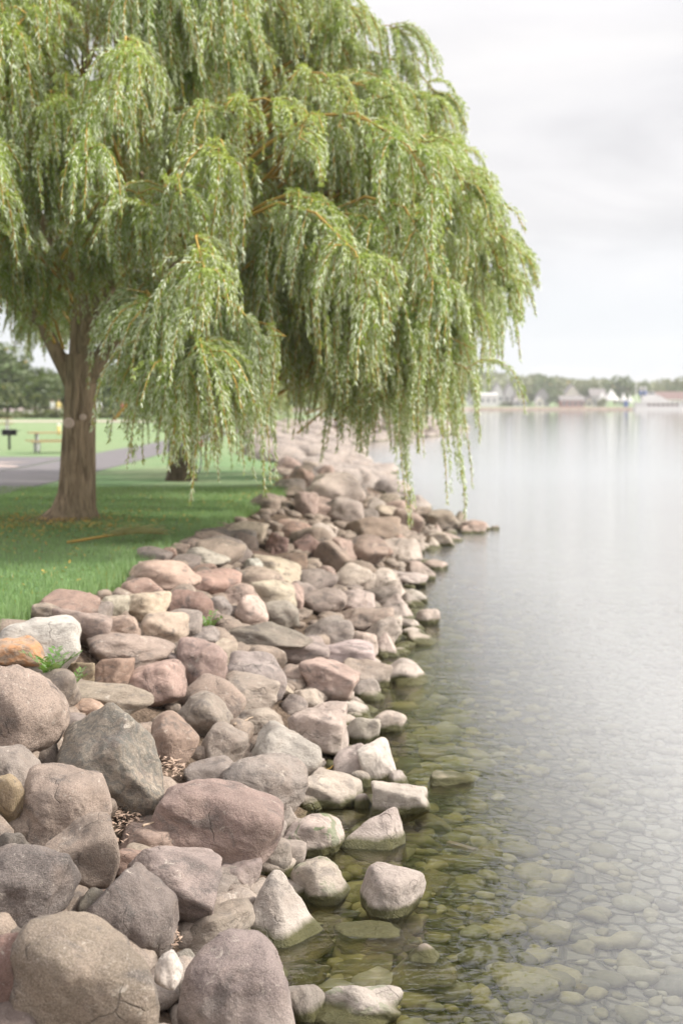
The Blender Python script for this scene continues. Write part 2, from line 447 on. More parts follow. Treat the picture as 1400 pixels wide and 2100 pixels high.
def pebble_material():
    m, nt, n, l = mat('wet_pebble')
    geo = N(nt, 'ShaderNodeNewGeometry'); P = geo.outputs['Position']; rnd = geo.outputs['Random Per Island']
    a = noise(nt, P, 9, 6, 0.65)
    c = ramp(nt, rnd, [(0.0, (0.13, 0.125, 0.055)), (0.35, (0.29, 0.255, 0.095)), (0.65, (0.44, 0.37, 0.15)), (0.9, (0.33, 0.31, 0.17)), (1.0, (0.50, 0.44, 0.29))])
    sx = N(nt, 'ShaderNodeSeparateXYZ', {0: P})
    far = N(nt, 'ShaderNodeMapRange', {0: M_(nt, 'SUBTRACT', sx.outputs[0], M_(nt, 'MULTIPLY', sx.outputs[1], 0.1)), 1: -0.1, 2: 1.5, 3: 0.0, 4: 0.9}).outputs[0]  # as on the bed: algae inshore, sky reflection put into paler colour outward
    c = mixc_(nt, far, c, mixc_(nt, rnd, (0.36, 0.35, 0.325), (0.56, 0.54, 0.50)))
    c = mixc_(nt, ramp(nt, a, [(0.35, 0.45), (0.6, 0.0)]), c, mixc_(nt, 1.0, c, (0.5, 0.55, 0.45), 'MULTIPLY'))
    dry = N(nt, 'ShaderNodeMapRange', {0: N(nt, 'ShaderNodeSeparateXYZ', {0: P}).outputs[2], 1: 0.02, 2: 0.06}).outputs[0]
    c = mixc_(nt, dry, c, mixc_(nt, rnd, (0.17, 0.145, 0.12), (0.36, 0.31, 0.265)))
    finish(nt, c, 0.8, a, 0.5, 0.02, 0.2)
    return m
MAT_PEBBLE = pebble_material()

def water_material():
    m, nt, n, l = mat('lake_water')
    geo = N(nt, 'ShaderNodeNewGeometry'); P = geo.outputs['Position']
    mp1 = N(nt, 'ShaderNodeMapping', {0: P, 'Scale': (1.0, 1.9, 1.0), 'Rotation': (0, 0, R(8))}).outputs[0]
    h = M_(nt, 'MULTIPLY', noise(nt, mp1, 0.9, 2, 0.5, 0.3), 0.017)
    h = M_(nt, 'ADD', h, M_(nt, 'MULTIPLY', noise(nt, mp1, 4.2, 3, 0.55, 0.6), 0.0100))
    h = M_(nt, 'ADD', h, M_(nt, 'MULTIPLY', noise(nt, mp1, 15.0, 2, 0.5, 0.4), 0.0042))
    # rings spreading from stones that break the surface
    for (cx, cy, k, amp, fall) in RINGS:
        d = N(nt, 'ShaderNodeVectorMath', {0: P, 1: (cx, cy, 0)}, operation='DISTANCE').outputs['Value']
        wob = M_(nt, 'MULTIPLY_ADD', noise(nt, P, 0.9, 1), 0.07, d)
        w_ = M_(nt, 'SINE', M_(nt, 'MULTIPLY', wob, k))
        env = M_(nt, 'EXPONENT', M_(nt, 'MULTIPLY', d, -fall))
        h = M_(nt, 'ADD', h, M_(nt, 'MULTIPLY', M_(nt, 'MULTIPLY', w_, env), amp))
    sp = N(nt, 'ShaderNodeSeparateXYZ', {0: P})
    # calmer out on the open lake
    h = M_(nt, 'MULTIPLY', h, N(nt, 'ShaderNodeMapRange', {0: sp.outputs[1], 1: 10.0, 2: 55.0, 3: 1.0, 4: 0.22}).outputs[0])
    bn = N(nt, 'ShaderNodeBump', {'Height': h, 'Strength': 1.0, 'Distance': 1.0}).outputs[0]
    fr = N(nt, 'ShaderNodeFresnel', {'IOR': 1.46, 'Normal': bn}).outputs[0]
    fr = M_(nt, 'MULTIPLY_ADD', fr, 1.0, 0.0, clamp=True)
    tr = N(nt, 'ShaderNodeBsdfTransparent', {'Color': (0.93, 0.94, 0.885, 1)})
    gl = N(nt, 'ShaderNodeBsdfGlossy', {'Color': (1, 1, 1, 1), 'Roughness': 0.05, 'Normal': bn})
    # clear along the shore; farther out a pale veil paints in sky reflection
    off = M_(nt, 'SUBTRACT', sp.outputs[0], 0.35)
    sky_veil = N(nt, 'ShaderNodeMapRange', {0: off, 1: 0.45, 2: 3.2, 3: 0.0, 4: 0.30}, interpolation_type='SMOOTHSTEP').outputs[0]
    df = N(nt, 'ShaderNodeBsdfDiffuse', {'Color': (0.76, 0.755, 0.75, 1)})
    body = N(nt, 'ShaderNodeMixShader', {0: sky_veil, 1: tr.outputs[0], 2: df.outputs[0]})
    mx = N(nt, 'ShaderNodeMixShader', {0: fr, 1: body.outputs[0], 2: gl.outputs[0]})
    N(nt, 'ShaderNodeOutputMaterial', {0: mx.outputs[0]})
    return m

def asphalt_material():
    m, nt, n, l = mat('worn_asphalt')
    geo = N(nt, 'ShaderNodeNewGeometry'); P = geo.outputs['Position']
    a = noise(nt, P, 0.8, 5); b = noise(nt, P, 60, 3, 0.7)
    c = mixc_(nt, a, (0.135, 0.125, 0.13), (0.20, 0.185, 0.19))
    c = mixc_(nt, ramp(nt, b, [(0.4, 0.4), (0.6, 0.0)]), c, (0.08, 0.075, 0.078))
    finish(nt, c, 0.9, b, 0.4, 0.01)
    return m
MAT_ASPHALT = asphalt_material()
MAT_GRAVEL = simple('pale_gravel', (0.42, 0.34, 0.30), 0.95, 0.25, 20)
MAT_WHITE = simple('white_paint', (0.60, 0.585, 0.57), 0.6, 0.06, 3)
MAT_CREAM = simple('cream_siding', (0.62, 0.57, 0.50), 0.7, 0.08, 3)
MAT_GREYSIDE = simple('grey_siding', (0.38, 0.36, 0.36), 0.7, 0.1, 3)
MAT_REDWALL = simple('dull_red_boards', (0.27, 0.13, 0.11), 0.8, 0.15, 3)
MAT_ROOFGREY = simple('grey_shingle', (0.20, 0.185, 0.18), 0.85, 0.2, 6)
MAT_ROOFRED = simple('red_brown_roof', (0.17, 0.11, 0.10), 0.8, 0.15, 6)
MAT_GLASSDARK = simple('window_glass', (0.06, 0.07, 0.08), 0.15, 0.1, 2, 0.6)
MAT_BLUE = simple('blue_paint', (0.06, 0.11, 0.32), 0.5, 0.1, 4)
MAT_IRON = simple('black_iron', (0.025, 0.025, 0.027), 0.6, 0.2, 20)
MAT_GALV = simple('galvanised_pipe', (0.48, 0.48, 0.47), 0.45, 0.1, 20)
MAT_PLANKWOOD = simple('weathered_plank', (0.36, 0.25, 0.13), 0.85, 0.25, 14)
MAT_RUBBER = simple('tyre_rubber', (0.03, 0.03, 0.032), 0.8)
MAT_PINKCLOTH = simple('faded_pink_cloth', (0.50, 0.16, 0.20), 0.9)
MAT_DEADLEAF = simple('fallen_leaf', (0.50, 0.33, 0.08), 0.8, 0.5, 60)
MAT_CHIP = simple('wood_chip', (0.40, 0.29, 0.22), 0.9, 0.45, 50)
MAT_SKIN = simple('skin', (0.45, 0.29, 0.21), 0.6, 0.05)
MAT_HAIR = simple('dark_hair', (0.05, 0.035, 0.025), 0.7)
MAT_SHIRTW = simple('white_shirt', (0.80, 0.78, 0.76), 0.9, 0.05)
MAT_SHIRTY = simple('yellow_shirt', (0.62, 0.50, 0.20), 0.9, 0.05)
MAT_TROUSER = simple('beige_trousers', (0.55, 0.50, 0.45), 0.9, 0.05)
MAT_SHIRTR = simple('red_shirt', (0.45, 0.12, 0.10), 0.9, 0.05)
# ------------------------------------------------------------------ land, bed, water
def strip(name, material, ys, xf, zf, smooth=True):
    cols = len(xf(ys[0])); vs = []
    for y in ys:
        for x in xf(y): vs.append((x, y, zf(x, y)))
    fs = []
    for j in range(len(ys) - 1):
        for i in range(cols - 1):
            a = j * cols + i; fs.append((a, a + 1, a + cols + 1, a + cols))
    o = link(bpy.data.objects.new(name, np_mesh(name, vs, fs, [material], smooth)))
    o['kind'] = 'structure'
    return o
ys_near = [-20 + 0.5 * i for i in range(0, 120)] + [40 + 2 * i for i in range(0, 66)] + [175, 185, 200]
LT = [0, 0.05, 0.1, 0.2, 0.3, 0.45, 0.6, 0.8, 1.0, 1.4, 1.9, 2.5, 3.2, 4, 5, 6, 7, 8, 10, 12, 15, 20, 28, 40, 60, 90, 140, 220]
strip('lawn', MAT_LAWN, ys_near, lambda y: [xl(y) - t for t in reversed(LT)], H)
strip('bank_soil', MAT_SOIL, ys_near, lambda y: [xl(y) + (xr(y) - xl(y)) * i / 14 for i in range(15)], H)
BT = [0, 0.3, 0.6, 1, 1.5, 2, 3, 4, 5, 6, 8, 10, 14, 20, 30, 50, 90, 160, 300, 520]
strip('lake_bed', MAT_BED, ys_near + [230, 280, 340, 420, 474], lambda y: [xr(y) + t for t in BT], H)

RINGS = []
for (px, py, k, amp, fall) in [(872, 1950, 70.0, 0.0010, 1.3), (930, 1598, 70.0, 0.0009, 1.8), (806, 1862, 70.0, 0.0006, 3.0), (735, 2085, 75.0, 0.0008, 2.0)]:
    d = sight(px, py); s = -CAM_Z / d.z
    RINGS.append((d.x * s, d.y * s, k, amp, fall))
MAT_WATER = water_material()
me = np_mesh('lake_water', [(-60, -20, 0), (540, -20, 0), (540, 476, 0), (-60, 476, 0)], [(0, 1, 2, 3)], [MAT_WATER])
water = link(bpy.data.objects.new('lake_water', me)); water['kind'] = 'structure'

# paths: sheets 5 mm above the turf
def sheet(name, material, pts_lr, lift):
    vs = []
    n = 6
    for (xa, xb, y) in pts_lr:
        for i in range(n):
            x = xa + (xb - xa) * i / (n - 1); vs.append((x, y, H(x, y) + lift))
    fs = []
    for j in range(len(pts_lr) - 1):
        for i in range(n - 1):
            a = j * n + i; fs.append((a, a + 1, a + n + 1, a + n))
    o = link(bpy.data.objects.new(name, np_mesh(name, vs, fs, [material], True))); o['kind'] = 'structure'
    return o
rows = []
y = -18.0
while y <= 118:
    right = interp([(-18, -7.2), (10, -6.9), (27, -6.5), (45, -6.3), (73, -6.3), (90, -4.6), (118, 2)], y)
    left = interp([(-18, -9.6), (10, -9.2), (33, -8.9), (62, -8.6), (76, -8.4), (90, -7.0), (118, -1)], y)
    rows.append((left, right, y)); y += 1.0
sheet('footpath', MAT_ASPHALT, rows, 0.012)
sheet('branch_path', MAT_ASPHALT, [(-60, -8.93 + 0.25 * max(0, (yy - 33) / 62), yy) for yy in [34 + 0.7 * i for i in range(20)]], 0.016)
sheet('meadow_path', MAT_GRAVEL, [(-90, -3.0, yy) for yy in (112, 114, 116, 118)], 0.022)
# leaves and sand drifted on the branch path
sheet('sand_patch', MAT_GRAVEL, [(-12.5 + 0.5 * math.cos(yy), -9.6 - 0.6 * math.sin(yy * 1.7), yy) for yy in [39.5 + 0.3 * i for i in range(12)]], 0.024)

# far shore: low land, then wooded hills
def far_z(x, y):
    d = y - 474
    base = -0.5 + 1.6 * min(1, max(0, d / 3))
    return base + 6.0 * max(0, (d - 20) / 150) ** 1.2 + 1.2 * math.sin(x * 0.021 + 1.3) * min(1, max(0, d / 80))
fy = [472, 474, 475, 477, 480, 490, 505, 525, 560, 600, 660]
o = strip('far_shore', MAT_LAWN, fy, lambda y: [-260 + 20 * i for i in range(46)], far_z)
def hill_z(x, y):
    u = (y - 640) / 260
    return -2 + (14 + 3.5 * math.sin(x * 0.011 + 0.4) + 3 * math.sin(x * 0.031) + 0.6 * math.sin(x * 0.19) + 0.5 * math.sin(x * 0.37 + 2)) * math.sin(math.pi * 0.5 * min(1, max(0, u + 0.25)))
m, nt, n_, l_ = mat('hill_woods')
geo = N(nt, 'ShaderNodeNewGeometry')
hf = noise(nt, geo.outputs['Position'], 0.12, 6, 0.7)
finish(nt, mixc_(nt, hf, (0.05, 0.075, 0.03), (0.18, 0.17, 0.07)), 0.95, hf, 1.0, 2.0, 0.05)
MAT_HILL = m
strip('hills', MAT_HILL, [620 + 12 * i for i in range(28)], lambda y: [-300 + 6 * i for i in range(155)], hill_z)
strip('shore_wall', MAT_GRAVEL, [471.4, 471.5, 472.0, 472.1], lambda y: [-200 + 20 * i for i in range(40)], lambda x, y: {471.4: -0.6, 471.5: 0.9, 472.0: 0.92, 472.1: -0.3}[y], False)

# ------------------------------------------------------------------ grass on the near lawn
def grass():
    pts = []
    n = 70000
    while len(pts) < n:
        y = 10.8 + 19 * nrng.random() ** 1.6
        x = xl(y) - 6.5 * nrng.random() ** 1.3 + 0.05
        if x < -0.27 * y - 0.4: continue
        if (x + 4.3) ** 2 + (y - 21.4) ** 2 < 0.9 * nrng.random(): continue
        pts.append((x, y))
    P = np.array(pts); n = len(P)
    Z = np.array([H(x, y) for x, y in pts])
    h = 0.03 + 0.035 * nrng.random(n); 
    edge = np.array([xl(y) - x for x, y in pts]); h *= np.where(edge < 0.28, 1.6 + 2.2 * nrng.random(n) ** 3, 1.0)
    a = nrng.random(n) * 2 * np.pi; w = 0.004 + 0.004 * nrng.random(n)
    lean = 0.6 * h * (nrng.random(n) - 0.2); la = nrng.random(n) * 2 * np.pi
    V = np.zeros((n, 3, 3))
    V[:, 0] = np.stack([P[:, 0] - w * np.cos(a), P[:, 1] - w * np.sin(a), Z - 0.004], 1)
    V[:, 1] = np.stack([P[:, 0] + w * np.cos(a), P[:, 1] + w * np.sin(a), Z - 0.004], 1)
    V[:, 2] = np.stack([P[:, 0] + lean * np.cos(la), P[:, 1] + lean * np.sin(la), Z + h], 1)
    F = np.arange(3 * n).reshape(n, 3)
    o = link(bpy.data.objects.new('grass', np_mesh('grass', V.reshape(-1, 3), F, [MAT_GRASS])))
    tag(o, 'short mown green grass growing along the top of the stone bank', 'grass', kind='stuff')
grass()
# ------------------------------------------------------------------ stones
_ico = {}
def ico(level):
    if level not in _ico:
        bm = bmesh.new(); bmesh.ops.create_icosphere(bm, subdivisions=level, radius=1.0)
        bm.verts.ensure_lookup_table()
        v = np.array([x.co[:] for x in bm.verts]); f = np.array([[q.index for q in p.verts] for p in bm.faces])
        bm.free(); _ico[level] = (v / np.linalg.norm(v, axis=1)[:, None], f)
    return _ico[level]
def rock_verts(seed, kind, level):
    g = np.random.default_rng(seed)
    v, f = ico(level)
    if kind == 'pyramid':
        n = [(0, 0, -1)]; d = [0.55]
        a0 = g.random() * 6.28
        for k in range(5):
            a = a0 + k * 6.283 / 5 + g.normal() * 0.25; e = R(28 + 16 * g.random())
            n.append((math.cos(a) * math.cos(e), math.sin(a) * math.cos(e), math.sin(e))); d.append(0.5 + 0.12 * g.random())
        for k in range(4):
            q = g.normal(size=3); q /= np.linalg.norm(q); n.append(tuple(q)); d.append(0.85 + 0.1 * g.random())
        p = 13
    else:
        cnt, lo, p = {'round': (15, 0.66, 11), 'dome': (11, 0.76, 7.5), 'ball': (9, 0.84, 4.6), 'block': (12, 0.56, 18), 'slab': (11, 0.62, 14), 'knob': (26, 0.55, 9)}[kind]
        n, d = [], []
        for k in range(cnt):
            q = g.normal(size=3); q /= np.linalg.norm(q); n.append(tuple(q)); d.append(lo + (1 - lo) * g.random() * 0.9)
        for q in ((1, 0, 0), (-1, 0, 0), (0, 1, 0), (0, -1, 0), (0, 0, 1), (0, 0, -1)): n.append(q); d.append(0.95)
    n = np.array(n); d = np.array(d)
    q = np.maximum(v @ n.T, 0) / d
    r = (q ** p).sum(1) ** (-1.0 / p)
    # lumps, dents and scars
    amp = {'round': 0.055, 'dome': 0.045, 'ball': 0.04, 'block': 0.06, 'slab': 0.055, 'pyramid': 0.05, 'knob': 0.16}[kind]
    lump = np.zeros(len(v))
    for k in range(22):
        fr = 1.6 + 7.5 * (k / 22) ** 1.5
        w = g.normal(size=3); w = w / np.linalg.norm(w) * fr
        lump += np.sin(v @ w + g.random() * 6.28) / fr ** 0.95
    r = r * (1 + amp * lump)
    if level >= 5:
        off = Vector((seed * 3.7 % 97, seed * 1.3 % 53, seed * 7.1 % 71))
        fn = np.array([mnoise.hetero_terrain(Vector(x) * 2.6 + off, 0.85, 2.1, 5 if level >= 6 else 4, 0.5) for x in v])
        fn = (fn - fn.mean()) / (fn.std() + 1e-6)
        r = r * (1 + (0.020 if kind != 'knob' else 0.03) * np.clip(fn, -2.5, 2.5))
    V = v * r[:, None]
    lo_, hi_ = V.min(0), V.max(0)
    return (V - (lo_ + hi_) / 2) / (hi_ - lo_), f
def rock_mesh(seed, kind, level, material=None):
    V, f = rock_verts(seed, kind, level)
    return np_mesh('stone', V, f, [material or MAT_BOULDER], True)

TINT = dict(tan=(0.304, 0.254, 0.213), grey=(0.269, 0.240, 0.219), pink=(0.336, 0.257, 0.225), brown=(0.269, 0.218, 0.186), dark=(0.184, 0.161, 0.147),
            cream=(0.417, 0.361, 0.296), white=(0.74, 0.71, 0.67), red=(0.219, 0.146, 0.127), rust=(0.476, 0.370, 0.278), light=(0.405, 0.358, 0.322),
            purple=(0.282, 0.245, 0.226), silver=(0.502, 0.467, 0.433), green=(0.254, 0.241, 0.200), yellow=(0.374, 0.305, 0.205), ochre=(0.279, 0.226, 0.116), olive=(0.161, 0.147, 0.078), redpink=(0.320, 0.230, 0.193))
import re
LANDMARKS = []   # (x, y, short name of a stone described by hand)
PLACED = []      # (x, y, z, radius)
SEED = [100]
def stone(name, px, py, w, h, tint, kind, label, roll=0, level=5, depth=None, sink=0.10, cat='boulder', group=None, moss=0, stripe=0, rust=0, grain=0.3, seed=None, dry=0.96, fwd=0.0):
    """a stone lying on the bank where the line of sight through (px, py) meets it; w, h are its size across the line of sight"""
    SEED[0] += 1
    sd_ = seed or SEED[0]
    p = on_ground(px, py, 0.02)
    for it in range(3):
        k = p.y / FPX
        p = on_ground(px, py, max(0.0, h * k * (0.5 - sink)))
    k = p.y / FPX
    W_, H_ = w * k, h * k * 1.04
    foot = sight(px, py + (0.42 if dry > 0.9 else 0.1) * h); foot = Vector((0, 0, CAM_Z)) + foot * (-CAM_Z / foot.z)
    if name == 'boulder' and H(foot.x, foot.y) < -0.05 and w < 180 and sink > -1:      # its foot stands in the water
        k = foot.y / FPX; W_ = w * k; Hv = h * k * dry
        deep = min(0.13, -H(foot.x, foot.y) + 0.05); H_ = Hv + deep
        p = Vector((foot.x, foot.y + 0.2 * W_, Hv - H_ / 2)); W_ *= 1.12
    if fwd: p = p - sight(px, py).normalized() * fwd
    o = link(bpy.data.objects.new(name, rock_mesh(sd_, kind, level)))
    D_ = depth * k if depth else max(0.55 * W_, min(1.05 * W_, 0.55 * (W_ + H_)))
    o.location = (p.x, p.y + 0.10 * D_, p.z)
    o.scale = (W_, D_, H_)
    o.rotation_euler = (0, R(roll), R(rng.uniform(-12, 12)))
    j = [1 + rng.uniform(-0.10, 0.10) for _ in range(3)]
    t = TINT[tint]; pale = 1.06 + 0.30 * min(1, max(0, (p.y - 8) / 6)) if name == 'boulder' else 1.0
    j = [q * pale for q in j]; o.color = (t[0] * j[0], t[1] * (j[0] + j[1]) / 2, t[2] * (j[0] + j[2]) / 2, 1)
    o['moss'] = float(moss); o['stripe'] = float(stripe); o['rust'] = float(rust); o['grain'] = float(grain)
    tag(o, label, cat, group)
    short = re.split(r',| (?:with|beside|at|in|on|by|under|below|above|behind|wedged|tucked|cut|showing|pressed|half|leading|sloping|against|standing|rising|leaning|lying|close|near|just|along|past|between|over|jutting|overhanging|peeping|running|from|among|dipping|touching|reaching|to|squeezed|breaking|tilted|halfway|off|flat|and half|right|midway|next) ', label)[0]
    if name == 'boulder': LANDMARKS.append((o.location.x, o.location.y, short))
    PLACED.append((o.location.x, o.location.y, o.location.z, 0.5 * (W_ + D_) / 2 + 0.0))
    return o
GB = 'boulders piled along the lake edge'
